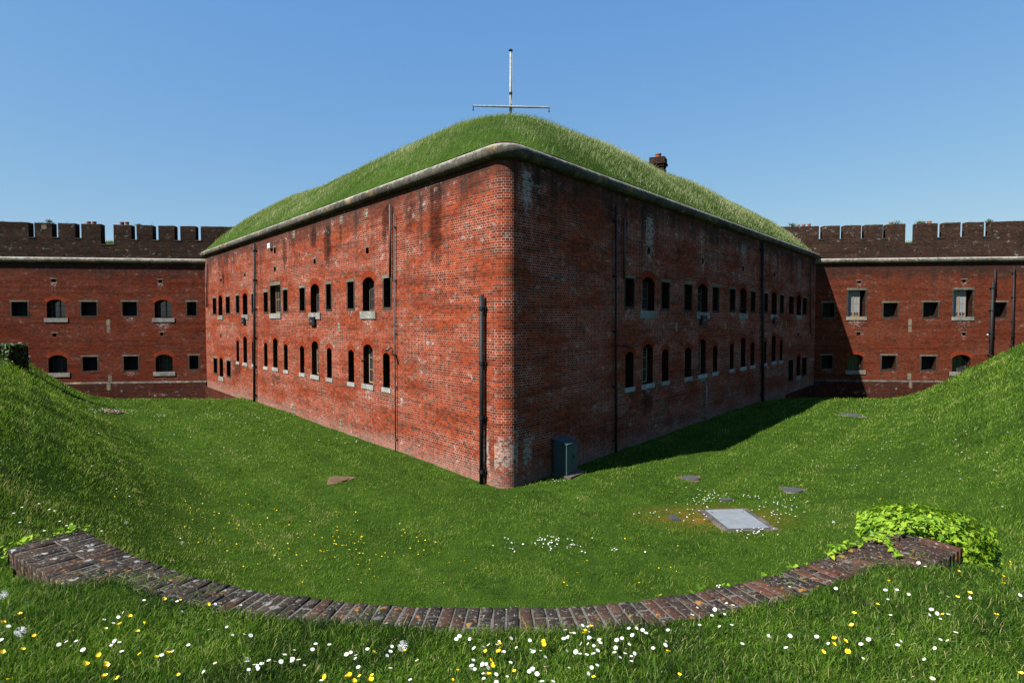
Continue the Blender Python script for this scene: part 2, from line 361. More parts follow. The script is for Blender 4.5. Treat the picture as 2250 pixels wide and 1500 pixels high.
def ground_z(x, y):
    x = np.asarray(x, float); y = np.asarray(y, float)
    d = sdist(x, y, TX, TY)
    sl_ = .76 + (.62 - .76) * smooth(2, 12, x) 
    k = 0.6
    soft = np.where(d > -4, k * np.log1p(np.exp(np.clip(d / k, -30, 30))) - k * .1, 0)
    soft = np.maximum(soft, 0)
    zb = floor_z(x, y) + sl_ * soft
    plat = EYE - 1.62 + .25 * smooth(5, 30, np.hypot(x, y)) + .0 * x
    # smooth min with plateau
    kk = .5; h = np.clip(.5 + .5 * (plat - zb) / kk, 0, 1)
    z = plat * (1 - h) + zb * h - kk * h * (1 - h)
    # foreground on the camera side of the curved wall
    dc = sdist(x, y, CUX, CUY)          # + = camera side of inner edge
    near = smooth(7.0, 5.6, np.hypot(x, y)) * smooth(4.9, 4.3, np.abs(x))
    rc_ = .30 + .27 * smooth(2.5, 3.1, np.abs(x)) + .05 * vnoise(x, y, .5, 31)
    fg = np.where(dc > rc_, COPE_Z + .02 * smooth(3.2, 2.6, np.abs(x)) - .05 * smooth(2.6, 3.3, np.abs(x)) + .13 * smooth(.3, 1.4, dc), COPE_Z - .12 - .75 * np.maximum(.02 - dc, 0))
    fg = np.where((dc > -.06) & (dc <= rc_), COPE_Z - .20, fg)
    z = z * (1 - near) + fg * near
    # lower ground by the free left end, right end
    e = np.exp(-(((x + 4.15) / .55) ** 2 + ((y - 4.45) / .5) ** 2)); z = z - .42 * e
    e = np.exp(-(((x - 3.95) / .45) ** 2 + ((y - 4.5) / .45) ** 2)); z = z - .30 * e
    r = np.hypot(x, y)
    z = z + .10 * vnoise(x, y, 3.1, 1) * smooth(3, 9, r) + .05 * vnoise(x, y, .9, 2) * smooth(5, 9, r) + .02 * vnoise(x, y, .35, 3) * (np.abs(dc) > .5)
    return z

# ------------------------------------------------------------------ grass materials
def grass_ground_mat():
    m, t, b = newmat('turf')
    ob = N(t, 'ShaderNodeNewGeometry').outputs['Position']
    n1 = noise_(t, ob, .35, 6, .6); n2 = noise_(t, ob, 3.0, 6, .7); n3 = noise_(t, ob, 26, 4, .7)
    c = mixc(t, ramp(t, n1, [(.35, 0), (.65, 1)]), (.032, .066, .007), (.050, .098, .010))
    c = mixc(t, ramp(t, n2, [(.40, 0), (.62, .7)]), c, (.018, .045, .008))
    c = mixc(t, ramp(t, n3, [(.50, 0), (.75, .5)]), c, (.07, .12, .022))
    c = mixc(t, ramp(t, noise_(t, mapping(t, ob, (1, 1, 1), (5, 3, 1)), 1.1, 6, .7), [(.62, 0), (.72, .6)]), c, (.12, .10, .035))
    # orange moss round the steel cover
    v = N(t, 'ShaderNodeVectorMath', operation='DISTANCE'); mp = mapping(t, ob, (.42, .75, 0)); L(t, mp, v.inputs[0]); v.inputs[1].default_value = (4.9 * .42, 14.6 * .75, 0)
    mm = ramp(t, math_(t, 'ADD', v.outputs['Value'], math_(t, 'MULTIPLY', math_(t, 'SUBTRACT', n2, .5), 1.2)), [(.35, 1), (1.2, 0)])
    c = mixc(t, math_(t, 'MULTIPLY', mm, ramp(t, n2, [(.42, .0), (.58, 1)])), c, (.17, .095, .018))
    L(t, c, b.inputs['Base Color']); b.inputs['Roughness'].default_value = .95; b.inputs['Specular IOR Level'].default_value = .02
    bump(t, n3, .8, .05, b)
    return m
def blade_mat(name, cols):
    m, t, b = newmat(name)
    a = N(t, 'ShaderNodeAttribute', attribute_name='tint').outputs['Fac']
    c = ramp(t, a, [(i / (len(cols) - 1), x) for i, x in enumerate(cols)])
    L(t, c, b.inputs['Base Color']); b.inputs['Roughness'].default_value = .6; b.inputs['Specular IOR Level'].default_value = .12
    tr = N(t, 'ShaderNodeBsdfTranslucent'); L(t, mixc(t, 1.0, c, (1.3, 1.5, .6), 'MULTIPLY'), tr.inputs[0])
    mx = N(t, 'ShaderNodeMixShader'); mx.inputs[0].default_value = .3
    out = t.nodes['Material Output']; L(t, b.outputs[0], mx.inputs[1]); L(t, tr.outputs[0], mx.inputs[2]); L(t, mx.outputs[0], out.inputs[0])
    return m
M_TURF = grass_ground_mat()
M_BLADE = blade_mat('grass_blade', [(.014, .036, .005), (.052, .118, .008), (.102, .195, .013), (.155, .260, .025), (.23, .28, .06), (.40, .34, .16)])
M_BLADE2 = blade_mat('long_grass_blade', [(.060, .090, .030), (.145, .19, .062), (.235, .28, .105), (.32, .355, .17), (.44, .44, .28), (.58, .53, .40)])

def mesh_np(name, V, faces, mat, tint=None, smooth=False):
    """faces: list of int arrays (n,k)"""
    me = bpy.data.meshes.new(name)
    me.vertices.add(len(V)); me.vertices.foreach_set('co', V.astype(np.float32).ravel())
    nl = sum(f.size for f in faces); nf = sum(len(f) for f in faces)
    me.loops.add(nl); me.polygons.add(nf)
    me.loops.foreach_set('vertex_index', np.concatenate([f.ravel() for f in faces]).astype(np.int32))
    tot = np.concatenate([np.full(len(f), f.shape[1]) for f in faces]); st = np.concatenate([[0], np.cumsum(tot)[:-1]])
    me.polygons.foreach_set('loop_start', st.astype(np.int32))
    if smooth: me.polygons.foreach_set('use_smooth', np.ones(nf, bool))
    me.materials.append(mat)
    if tint is not None:
        a = me.attributes.new('tint', 'FLOAT', 'POINT'); a.data.foreach_set('value', tint.astype(np.float32))
    me.update(); me.validate()
    o = bpy.data.objects.new(name, me); COL.objects.link(o); return o

def blades(name, x, y, z, h, wd, tint, mat, lean=(.0, .0), curl=.5, segs=2, label=None, cat=None):
    n = len(x); a = NR.uniform(0, 2 * np.pi, n); ca, sa = np.cos(a), np.sin(a)
    la = NR.uniform(0, 2 * np.pi, n); lm = NR.uniform(.1, 1, n) ** 1.0 * curl
    lx = np.cos(la) * lm + lean[0]; ly = np.sin(la) * lm + lean[1]
    zt = h / np.sqrt(1 + (lx ** 2 + ly ** 2))
    rows = []
    lv = [0, .45, .8] if segs == 3 else ([0, .5] if segs == 2 else [0])
    for f in lv:
        wf = wd * (1 - f * .35) * .5
        cx = x + lx * zt * f * f; cy = y + ly * zt * f * f; cz = z + zt * f
        rows.append(np.stack([cx - ca * wf, cy - sa * wf, cz], 1)); rows.append(np.stack([cx + ca * wf, cy + sa * wf, cz], 1))
    rows.append(np.stack([x + lx * zt, y + ly * zt, z + zt], 1))
    k = len(rows); V = np.stack(rows, 1).reshape(-1, 3)
    b = np.arange(n) * k; F = []
    for i in range(len(lv) - 1): F.append(np.stack([b + 2 * i, b + 2 * i + 1, b + 2 * i + 3, b + 2 * i + 2], 1))
    e = 2 * (len(lv) - 1); F.append(np.stack([b + e, b + e + 1, b + e + 2], 1))
    o = mesh_np(name, V, F, mat, np.repeat(tint, k))
    return tag(o, label, cat, kind='stuff')

# ------------------------------------------------------------------ ground sheet
def axis(dense, lo, hi, far=3000):
    c = list(dense)
    v = c[-1]; st = .5
    while v < far: st *= 1.28; v += st; c.append(v)
    v = c[0]; st = .5
    while v > -far: st *= 1.28; v -= st; c.insert(0, v)
    return np.array(c)
gx = axis(np.concatenate([np.arange(-46, -7, .6), np.arange(-7, 7, .075), np.arange(7, 46, .6)]), 0, 0)
gy = axis(np.concatenate([np.arange(-1, 2, .3), np.arange(2, 7.5, .075), np.arange(7.5, 18, .35), np.arange(18, 50, .6)]), 0, 0)
GX, GY = np.meshgrid(gx, gy)
GZ = ground_z(GX, GY)
rr = np.hypot(GX, GY); GZ = np.where(rr > 62, 2.5 + 0 * GZ, GZ)
nx, ny = len(gx), len(gy)
idx = np.arange(nx * ny).reshape(ny, nx)
Fq = np.stack([idx[:-1, :-1], idx[:-1, 1:], idx[1:, 1:], idx[1:, :-1]], -1).reshape(-1, 4)
g = mesh_np('ground', np.stack([GX, GY, GZ], -1).reshape(-1, 3), [Fq], M_TURF, smooth=True)
tag(g, 'grassy ditch floor and banks round the brick fort', 'ground', kind='structure')

def ground_hit(px, py, dz=0.0):
    r = ray(px, py); lo, hi = 1.5 / F_PX, 80 / F_PX
    ts = np.linspace(lo, hi, 6000); X = r.x * ts; Y = r.y * ts; Z = EYE + r.z * ts
    b = Z < ground_z(X, Y) + dz
    i = int(np.argmax(b)); return Vector((X[i], Y[i], float(ground_z(X[i], Y[i]))))

# ------------------------------------------------------------------ walls with real openings
def outline(o, grow=0.0):
    s0, s1, z0, z1, rise = o['s0'] - grow, o['s1'] + grow, o['z0'] - grow, o['z1'] + grow, o['rise']
    if rise <= 0: return [(s0, z0), (s1, z0), (s1, z1), (s0, z1)]
    wv = (s1 - s0) / 2; R = (wv * wv + rise * rise) / (2 * rise); cz = z1 - R; cs = (s0 + s1) / 2
    th = math.asin(min(1, wv / R)); pts = [(s0, z0), (s1, z0)]
    n = 8
    for k in range(n + 1):
        a = th - 2 * th * k / n; pts.append((cs + R * math.sin(a), cz + R * math.cos(a)))
    return pts
def panel(mb, fr, s0, s1, z0, z1, ops, usign=1, m=0, grid=.28, rm=1):
    V = []; E = []
    def loop(pts):
        b = len(V); V.extend(Vector(p) for p in pts); E.extend((b + i, b + (i + 1) % len(pts)) for i in range(len(pts)))
    loop([(s0, z0), (s1, z0), (s1, z1), (s0, z1)])
    for o in ops: loop(outline(o))
    na, nb = int((s1 - s0) / grid), int((z1 - z0) / grid)
    for i in range(1, na):
        for j in range(1, nb): V.append(Vector((s0 + (s1 - s0) * i / na, z0 + (z1 - z0) * j / nb)))
    vv, ee, ff, *_ = geometry.delaunay_2d_cdt(V, E, [], 0, 1e-5)
    for f in ff:
        c = sum((vv[i] for i in f), Vector((0, 0))) / len(f)
        if any(o['s0'] < c.x < o['s1'] and o['z0'] < c.y < top_at(o, c.x) for o in ops): continue
        pts = [vv[i] for i in f]
        if fr.flip: pts = pts[::-1]
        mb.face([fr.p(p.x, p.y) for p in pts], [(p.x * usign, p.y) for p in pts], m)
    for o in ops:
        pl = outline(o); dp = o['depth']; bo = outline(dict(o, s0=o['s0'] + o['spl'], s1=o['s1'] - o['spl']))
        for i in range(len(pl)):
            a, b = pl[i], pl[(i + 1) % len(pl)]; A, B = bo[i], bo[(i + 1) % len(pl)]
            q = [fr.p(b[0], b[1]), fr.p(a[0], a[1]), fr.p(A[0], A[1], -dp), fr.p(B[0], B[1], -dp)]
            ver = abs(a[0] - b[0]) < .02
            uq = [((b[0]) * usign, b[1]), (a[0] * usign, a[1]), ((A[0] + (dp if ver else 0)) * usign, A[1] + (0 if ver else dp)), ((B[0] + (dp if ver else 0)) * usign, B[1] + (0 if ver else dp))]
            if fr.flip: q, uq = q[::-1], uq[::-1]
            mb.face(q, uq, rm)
def top_at(o, s):
    if o['rise'] <= 0: return o['z1']
    wv = (o['s1'] - o['s0']) / 2; R = (wv * wv + o['rise'] ** 2) / (2 * o['rise']); cs = (o['s0'] + o['s1']) / 2
    return o['z1'] - R + math.sqrt(max(0, R * R - (s - cs) ** 2))

def conv(fr, ox, oy, sc, it, kind):
    x0, x1, y0, y1 = it
    px0, px1, py0, py1 = ox + x0 / sc, ox + x1 / sc, oy + y0 / sc, oy + y1 / sc
    a = fr.hit(px0, (py0 + py1) / 2)[0]; b = fr.hit(px1, (py0 + py1) / 2)[0]; mid = (px0 + px1) / 2
    zt = fr.hit(mid, py0)[1]; zb = fr.hit(mid, py1)[1]
    s0, s1 = min(a, b), max(a, b)
    return dict(s0=s0, s1=s1, z0=zb, z1=zt, rise=0, depth=.75, spl=0.0, kind=kind)
def boxpart(fr, name, mat, parent, s0, s1, z0, z1, n0, n1):
    mb = MB(); mb.fbox(fr, s0, s1, n0, n1, z0, z1); return mb.build(name, mat, parent)

def arch_ring(fr, o, parent, th=.27):
    a = outline(o)[2:]; wv = (o['s1'] - o['s0']) / 2; R = (wv * wv + o['rise'] ** 2) / (2 * o['rise']); cs = (o['s0'] + o['s1']) / 2; cz = o['z1'] - R
    mb = MB(); n0, n1 = .0, .006
    ang = math.asin(min(1, wv / R)); nseg = max(8, int(2 * ang * R / .09))
    pr = None
    for k in range(nseg + 1):
        t_ = -ang * 1.0 + 2 * ang * k / nseg
        q = ((cs + R * math.sin(t_), cz + R * math.cos(t_)), (cs + (R + th) * math.sin(t_), cz + (R + th) * math.cos(t_)), t_ * R)
        if pr:
            f4 = [pr[0], q[0], q[1], pr[1]]; u4 = [(0, pr[2]), (0, q[2]), (.235, q[2]), (.235, pr[2])]
            P = [fr.p(a_[0], a_[1], n1) for a_ in f4]
            if fr.flip: P, u4 = P[::-1], u4[::-1]
            mb.face(P, u4)
            for A, B in ((pr[1], q[1]),):
                Q = [fr.p(A[0], A[1], n1), fr.p(B[0], B[1], n1), fr.p(B[0], B[1], -.01), fr.p(A[0], A[1], -.01)]
                mb.face(Q if not fr.flip else Q[::-1])
        pr = q
    return mb.build('arch', M_ARCH, parent)
def jamb_ring(fr, o, parent, wd=.10):
    mb = MB()
    for (a, b) in ((o['s0'] - wd, o['s0']), (o['s1'], o['s1'] + wd)):
        zt = o['z1'] - o['rise']
        mb.fbox(fr, a, b, -.02, .007, o['z0'], zt, skip=('b',))
    mb.fbox(fr, o['s0'] - wd, o['s1'] + wd, -.02, .0075, o['z0'] - wd, o['z0'], skip=('b',))
    return mb.build('jamb', M_JAMB, parent)

def sash(fr, o, parent, depth, mats=(M_TIMB, M_GLASS), cols=4, rows=2, curtain=False, rng=(0, 1)):
    """timber window deep in its opening, returns the window part"""
    s0 = o['s0'] + (o['s1'] - o['s0']) * rng[0]; s1 = o['s0'] + (o['s1'] - o['s0']) * rng[1]
    s0 += .02; s1 -= .02; z0 = o['z0'] + .02; z1 = o['z1'] - .01
    n0, n1 = -depth - .05, -depth
    mb = MB(); fw = .06
    mb.fbox(fr, s0, s0 + fw, n0, n1, z0, z1); mb.fbox(fr, s1 - fw, s1, n0, n1, z0, z1)
    mb.fbox(fr, s0 + fw, s1 - fw, n0, n1, z0, z0 + fw); mb.fbox(fr, s0 + fw, s1 - fw, n0, n1, z1 - fw, z1)
    cm = (s0 + s1) / 2; mb.fbox(fr, cm - .045, cm + .045, n0, n1 + .004, z0 + fw, z1 - fw)
    zz = [z0 + fw + (z1 - z0 - 2 * fw) * k / rows for k in range(1, rows)]
    for a, b in ((s0 + fw, cm - .045), (cm + .045, s1 - fw)):
        for z_ in zz: mb.fbox(fr, a, b, n0 + .01, n1 - .005, z_ - .014, z_ + .014)
        for k in range(1, cols // 2):
            x_ = a + (b - a) * k / (cols // 2); mb.fbox(fr, x_ - .012, x_ + .012, n0 + .012, n1 - .007, z0 + fw, z1 - fw)
    wnd = mb.build('window', mats[0], parent)
    g_ = MB(); g_.fbox(fr, s0 + .01, s1 - .01, n0 + .015, n0 + .025, z0 + .01, z1 - .01); g_.build('pane', mats[1], wnd)
    if curtain:
        c_ = MB(); w_ = s1 - s0
        for (a, b) in ((s0 + .05, s0 + .42 * w_), (s1 - .42 * w_, s1 - .05)):
            nst = 14
            for k in range(nst):
                u0, u1 = a + (b - a) * k / nst, a + (b - a) * (k + 1) / nst
                d0, d1 = -depth - .045 + .0, -depth - .045
                o0 = .012 * math.sin(k * 1.9) ; o1 = .012 * math.sin((k + 1) * 1.9)
                q = [fr.p(u0, z0 + .3, n0 + .032 + o0 * .3), fr.p(u1, z0 + .3, n0 + .032 + o1 * .3), fr.p(u1, z1 - .06, n0 + .032 + o1 * .3), fr.p(u0, z1 - .06, n0 + .032 + o0 * .3)]
                c_.face(q if not fr.flip else q[::-1])
        c_.build('curtain', M_CURT, wnd)
    return wnd
def unlit_backing(fr, o, name, parent, depth):
    mb = MB(); mb.fbox(fr, o['s0'] - .02 + o['spl'], o['s1'] + .02 - o['spl'], -depth - .08, -depth + .0, o['z0'] - .02, o['z1'] + .02); return mb.build(name, M_DARK, parent)  # near-black panel, painted as the unlit room behind the opening

def add_opening(fr, o, root):
    k = o['kind']
    if k in ('loop', 'sq'):
        p = unlit_backing(fr, o, 'loophole', root, o['depth'] - .005)
        lw = o['s1'] - o['s0']
        boxpart(fr, 'lintel', M_LINT, p, o['s0'] - .14 * (1 if k == 'sq' else .9), o['s1'] + .12, o['z1'] + .001, o['z1'] + .115, -.1, .012)
        jamb_ring(fr, o, p)
    elif k == 'slit':
        p = unlit_backing(fr, o, 'loophole', root, o['depth'] - .005); arch_ring(fr, o, p, .22)
        boxpart(fr, 'sill', M_SILLW, p, o['s0'] - .09, o['s1'] + .09, o['z0'] - .17, o['z0'] - .002, -.5, .035)
    elif k == 'tall':
        p = sash(fr, o, root, .24, mats=(M_TIMB, M_GLASS), cols=2, rows=3); arch_ring(fr, o, p, .24)
        unlit_backing(fr, o, 'dark_backing', p, o['depth'] - .005)
        boxpart(fr, 'sill', M_SILLW, p, o['s0'] - .11, o['s1'] + .11, o['z0'] - .19, o['z0'] - .002, -.5, .045)
    elif k == 'arch':
        p = sash(fr, o, root, .28 if root is redan else .5, mats=(M_TIMBD, M_GLASS), cols=2, rows=3); arch_ring(fr, o, p)
        unlit_backing(fr, o, 'dark_backing', p, o['depth'] - .005)
        boxpart(fr, 'sill', M_SILL, p, o['s0'] - .17, o['s1'] + .17, o['z0'] - .30, o['z0'] - .002, -.3, .05)
    elif k == 'big':
        p = sash(fr, o, root, .28, cols=4, rows=2, curtain=o.get('curtain', False), rng=o.get('rng', (0, 1)))
        unlit_backing(fr, o, 'dark_backing', p, o['depth'] - .005)
        boxpart(fr, 'lintel', M_LINT, p, o['s0'] - .1, o['s1'] + .1, o['z1'] + .001, o['z1'] + .17, -.1, .02)
        boxpart(fr, 'sill', M_SILL, p, o['s0'] - .12, o['s1'] + .12, o['z0'] - .27, o['z0'] - .002, -.27, .05)
        for (a, b) in ((o['s0'] - .12, o['s0']), (o['s1'], o['s1'] + .12)): mb = MB(); mb.fbox(fr, a, b, -.02, .007, o['z0'], o['z1'], skip=('b',)); mb.build('jamb', M_JAMB, p)
    elif k == 'vent':
        p = unlit_backing(fr, o, 'vent_hole', root, o['depth'] - .005)
        boxpart(fr, 'lintel', M_LINT, p, o['s0'] - .1, o['s1'] + .1, o['z1'] + .001, o['z1'] + .075, -.05, .015)
    return p

def air_brick(fr, o, root):
    """cream terracotta grid, flush slab with round holes sunk in it"""
    mb = MB(); s0, s1, z0, z1 = o['s0'], o['s1'], o['z0'], o['z1']
    rows = max(1, round((z1 - z0) / .16)); cols = 2
    mb.fbox(fr, s0, s1, -.02, .008, z0, z1)
    a = mb.build('air_brick', M_CREAM, root)
    hb = MB()
    for r in range(rows):
        for c in range(cols):
            cs = s0 + (s1 - s0) * (c + .5) / cols; cz = z0 + (z1 - z0) * (r + .5) / rows; R = min((s1 - s0) / cols, (z1 - z0) / rows) * .36
            for (ra, rb) in ((R, R * .62), (R * .35, 0.001)):
                for k in range(10):
                    t0, t1 = 2 * math.pi * k / 10, 2 * math.pi * (k + 1) / 10
                    q = [fr.p(cs + ra * math.cos(t0), cz + ra * math.sin(t0), .0095), fr.p(cs + ra * math.cos(t1), cz + ra * math.sin(t1), .0095),
                         fr.p(cs + rb * math.cos(t1), cz + rb * math.sin(t1), .0095), fr.p(cs + rb * math.cos(t0), cz + rb * math.sin(t0), .0095)]
                    hb.face(q if not fr.flip else q[::-1])
    hb.build('vent_slot', M_DARK, a)
    return a

def set_kind(ops):
    for o in ops:
        wv = o['s1'] - o['s0']; k = o['kind']
        o['rise'] = {'arch': .20, 'slit': .22, 'tall': .22}.get(k, 0) * wv
        if k == 'vent': o['depth'] = .3
    return ops

def pipe(fr, px, py0, py1, rad, mat, root, ox=0, oy=0, sc=1, collars=True, px2=None, name='drainpipe', label=None, zend=None, off=.06):
    s0, z1 = fr.hit(ox + px / sc, oy + py0 / sc); s1, z0 = fr.hit(ox + (px2 or px) / sc, oy + py1 / sc)
    if zend is not None: z0 = zend
    mb = MB(); n = rad + off
    mb.tube([fr.p(s0, z1, n), fr.p(s1, z0, n)], rad, 12)
    o = mb.build(name, mat, root, smooth=False)
    for p_ in o.data.polygons: p_.use_smooth = len(p_.vertices) == 4
    if label: o['label'] = label
    if collars:
        L_ = z1 - z0; k = max(1, int(L_ / 1.8))
        for i in range(k + 1):
            c = MB(); f = (i + .25) / (k + .5); z_ = z1 - L_ * f; s_ = s0 + (s1 - s0) * f
            c.tube([fr.p(s_, z_ - .05, n), fr.p(s_, z_ + .05, n)], rad * 1.28, 12)
            c.fbox(fr, s_ - rad * 1.7, s_ + rad * 1.7, -.01, off + .01, z_ - .03, z_ + .03)
            c.build('pipe_collar', mat, o)
    return o

def stains_and_shade(ob, fr, ops, streaks, extra=None):
    me = ob.data; n = len(me.vertices); co = np.empty(n * 3); me.vertices.foreach_get('co', co); co = co.reshape(-1, 3)
    q = co - np.array(fr.O); s = q @ np.array(fr.a); d = q @ np.array(fr.n); z = co[:, 2]
    on = np.abs(d) < .05
    lime = np.zeros(n); soot_shade = np.zeros(n)
    for o in ops:
        r_ = random.Random(int(o['s0'] * 100)); ln = {'vent': 1.3, 'arch': 1.3, 'big': 1.5, 'loop': .8, 'sq': .7}.get(o['kind'], .6) * r_.uniform(.6, 1.3); amp = r_.uniform(.35, 1.0)
        w2 = (o['s1'] - o['s0']) / 2 * (1.2 if o['kind'] != 'vent' else 1.6) + .1; c = (o['s0'] + o['s1']) / 2; zb = o['z0'] - (.2 if o['kind'] in ('arch', 'big', 'tall') else 0)
        m = np.clip(1.3 - np.abs(s - c) / w2, 0, 1) * (z < zb + .15) * np.clip(1 - (zb - z) / ln, 0, 1) * amp
        lime = np.maximum(lime, m)
    for (c, w2, z1, z0, kind, amp) in streaks:
        m = np.clip(1.4 - np.abs(s - c) / w2, 0, 1) * np.clip((z1 + .2 - z) / .3, 0, 1) * np.clip((z - z0) / (.45 * (z1 - z0)), 0, 1) * amp
        if kind == 'w': lime = np.maximum(lime, m)
        else: soot_shade = np.maximum(soot_shade, m)
    for nm, a_ in (('lime', lime), ('soot_shade', soot_shade)):
        if nm in me.attributes:
            prev = np.empty(n); me.attributes[nm].data.foreach_get('value', prev); a_ = np.where(on, np.maximum(a_, prev), prev); at = me.attributes[nm]
        else: at = me.attributes.new(nm, 'FLOAT', 'POINT'); a_ = a_ * on
        at.data.foreach_set('value', a_.astype(np.float32))
def streak(fr, cfg, x, w, y0, y1, kind, amp=1.0):
    ox, oy, sc = cfg; a, z1 = fr.hit(ox + x / sc, oy + y0 / sc); b, _ = fr.hit(ox + (x + w) / sc, oy + y0 / sc); z0 = fr.hit(ox + x / sc, oy + y1 / sc)[1]
    return (a, abs(b - a) / 1.4, z1, z0, kind, amp)

# ------------------------------------------------------------------ the pointed brick redan
redan = empty('brick_fort_block', (P0.x, P0.y, 0))
tag(redan, 'pointed red brick fort block with rounded corner and stone roll cornice', 'fort building')
def child_of_world(root):
    """parts are built in world space: parent with the inverse kept"""
    for o in bpy.data.objects:
        if o.parent is root: o.matrix_parent_inverse = root.matrix_world.inverted()
redan.location = (0, 0, 0)

A = (440, 420, 3.0)
opsL = []
for it in [(972, 1012, 597, 773), (1210, 1255, 572, 765), (657, 688, 637, 787), (832, 862, 612, 778), (420, 445, 665, 795), (548, 575, 650, 790),
           (237, 257, 688, 800), (340, 357, 676, 798), (84, 105, 704, 808), (170, 195, 695, 803), (90, 112, 1100, 1197), (176, 200, 1117, 1220)]:
    opsL.append(conv(FL, *A, it, 'loop'))
for it in [(1070, 1147, 565, 790), (727, 785, 610, 800), (280, 311, 672, 813), (120, 146, 686, 818), (127, 151, 1096, 1222)]: opsL.append(conv(FL, *A, it, 'arch'))
opsL.append(conv(FL, *A, (463, 528, 620, 805), 'big'))
for it in [(976, 1014, 1045, 1258), (1205, 1250, 1065, 1295), (658, 686, 1018, 1198), (835, 867, 1033, 1230), (421, 443, 998, 1155), (552, 577, 1008, 1178), (239, 256, 982, 1122), (341, 361, 990, 1140)]:
    opsL.append(conv(FL, *A, it, 'slit'))
for it in [(1075, 1137, 1008, 1272), (735, 780, 987, 1212), (480, 512, 968, 1162), (284, 309, 957, 1130)]: opsL.append(conv(FL, *A, it, 'tall'))
for it in [(1092, 1110, 372, 412), (748, 761, 447, 480), (485, 498, 372, 410), (485, 498, 500, 527), (290, 299, 540, 565), (133, 141, 575, 597), (133, 140, 940, 965)]: opsL.append(conv(FL, *A, it, 'vent'))
set_kind(opsL)
B = (1300, 420, 3.124)
opsR = []
for it in [(232, 288, 598, 790), (482, 531, 625, 805), (640, 686, 640, 815), (833, 870, 660, 820), (950, 983, 672, 820), (1094, 1122, 690, 826), (1183, 1208, 702, 828), (1294, 1317, 713, 835),
           (1356, 1385, 722, 838), (1450, 1475, 733, 842), (1352, 1380, 1158, 1295), (1446, 1473, 1142, 1258)]: opsR.append(conv(FR, *B, it, 'loop'))
for it in [(343, 432, 590, 820), (727, 797, 635, 830), (1016, 1063, 665, 838), (1233, 1270, 692, 845), (1408, 1437, 712, 850), (1406, 1432, 1130, 1265)]: opsR.append(conv(FR, *B, it, 'arch'))
for it in [(232, 288, 1100, 1345), (483, 527, 1085, 1303), (640, 684, 1072, 1275), (833, 863, 1060, 1240), (948, 975, 1045, 1220), (1091, 1117, 1035, 1195), (1180, 1200, 1028, 1180), (1291, 1310, 1020, 1160)]:
    opsR.append(conv(FR, *B, it, 'slit'))
for it in [(350, 420, 1050, 1320), (735, 783, 1015, 1255), (1020, 1056, 1005, 1205), (1235, 1263, 990, 1167)]: opsR.append(conv(FR, *B, it, 'tall'))
for it in [(383, 402, 387, 432), (757, 770, 465, 497), (1035, 1046, 517, 550), (1250, 1258, 560, 585), (1417, 1424, 600, 625), (1417, 1424, 975, 995)]: opsR.append(conv(FR, *B, it, 'vent'))
set_kind(opsR)

ZT = EYE + 4.75        # wall top (hidden behind the cordon)
wall = MB()
panel(wall, FL, TAN, sEndL + 1.2, -1.9, ZT, opsL, -1)
panel(wall, FR, TAN, sEndR + 1.2, -1.9, ZT, opsR, 1)
# rounded corner
def arc_pts(r, n=14):
    a0 = math.atan2(nL.y, nL.x); a1 = math.atan2(nR.y, nR.x)
    if a1 < a0: a1 += 2 * math.pi
    return [(CC + Vector((math.cos(a0 + (a1 - a0) * k / n), math.sin(a0 + (a1 - a0) * k / n))) * r, (a1 - a0) * k / n) for k in range(n + 1)]
AP = arc_pts(RC); ALEN = AP[-1][1] * RC
# shift u so the bond runs on round the corner
for i in range(len(AP) - 1):
    (p, t0), (q, t1) = AP[i], AP[i + 1]
    for j in range(30):
        za, zb_ = -1.9 + (ZT + 1.9) * j / 30, -1.9 + (ZT + 1.9) * (j + 1) / 30
        wall.face([(p.x, p.y, za), (q.x, q.y, za), (q.x, q.y, zb_), (p.x, p.y, zb_)],
                  [(-TAN + t0 * RC, za), (-TAN + t1 * RC, za), (-TAN + t1 * RC, zb_), (-TAN + t0 * RC, zb_)])
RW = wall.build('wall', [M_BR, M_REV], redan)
A3 = (820, 300, 3.0)
stains_and_shade(RW, FL, opsL, [streak(FL, A, *q) for q in [(835, 35, 230, 560, 's'), (555, 22, 330, 560, 's'), (745, 30, 250, 420, 's'), (1215, 25, 120, 420, 's'), (610, 15, 310, 420, 's', .7), (925, 18, 215, 400, 's', .7), (1095, 25, 170, 350, 's', .6), (150, 12, 480, 700, 's', .8), (205, 10, 440, 560, 's', .6), (240, 60, 1120, 1250, 's', .7), (500, 50, 1200, 1300, 's', .6), (60, 50, 560, 700, 'w', .5), (1110, 60, 1290, 1400, 'w', .8)]]
       + [streak(FL, A3, *q) for q in [(410, 65, 330, 950, 's', 1.0), (250, 35, 440, 700, 's', .9), (90, 25, 450, 700, 's', .9), (640, 70, 240, 620, 's', .45), (640, 90, 900, 1150, 's', .4), (560, 120, 1180, 1480, 'w', .4), (300, 90, 1150, 1420, 'w', .35), (700, 60, 850, 1050, 'w', .3), (790, 40, 1000, 2300, 'w', .55)]])
stains_and_shade(RW, FR, opsR, [streak(FR, B, *q) for q in [(400, 55, 170, 600, 'w', .9), (762, 45, 260, 600, 'w', .7), (1045, 40, 350, 560, 'w', .8), (1255, 25, 420, 560, 'w', .6), (1425, 30, 460, 720, 'w', .7), (222, 12, 60, 620, 'w', .8), (385, 60, 1360, 1600, 's', .8), (910, 35, 330, 420, 'w', .6), (390, 80, 880, 1000, 'w', .45), (1190, 12, 390, 560, 'w', .6)]]
       + [streak(FR, A3, *q) for q in [(1010, 70, 200, 620, 'w', .95), (980, 60, 1000, 1150, 'w', .6), (1230, 90, 240, 400, 's', .6), (1150, 500, 150, 1400, 's', .34), (1700, 900, 300, 1500, 's', .3)]])  # last two broad washes paint extra shade over this face's blackened bricks
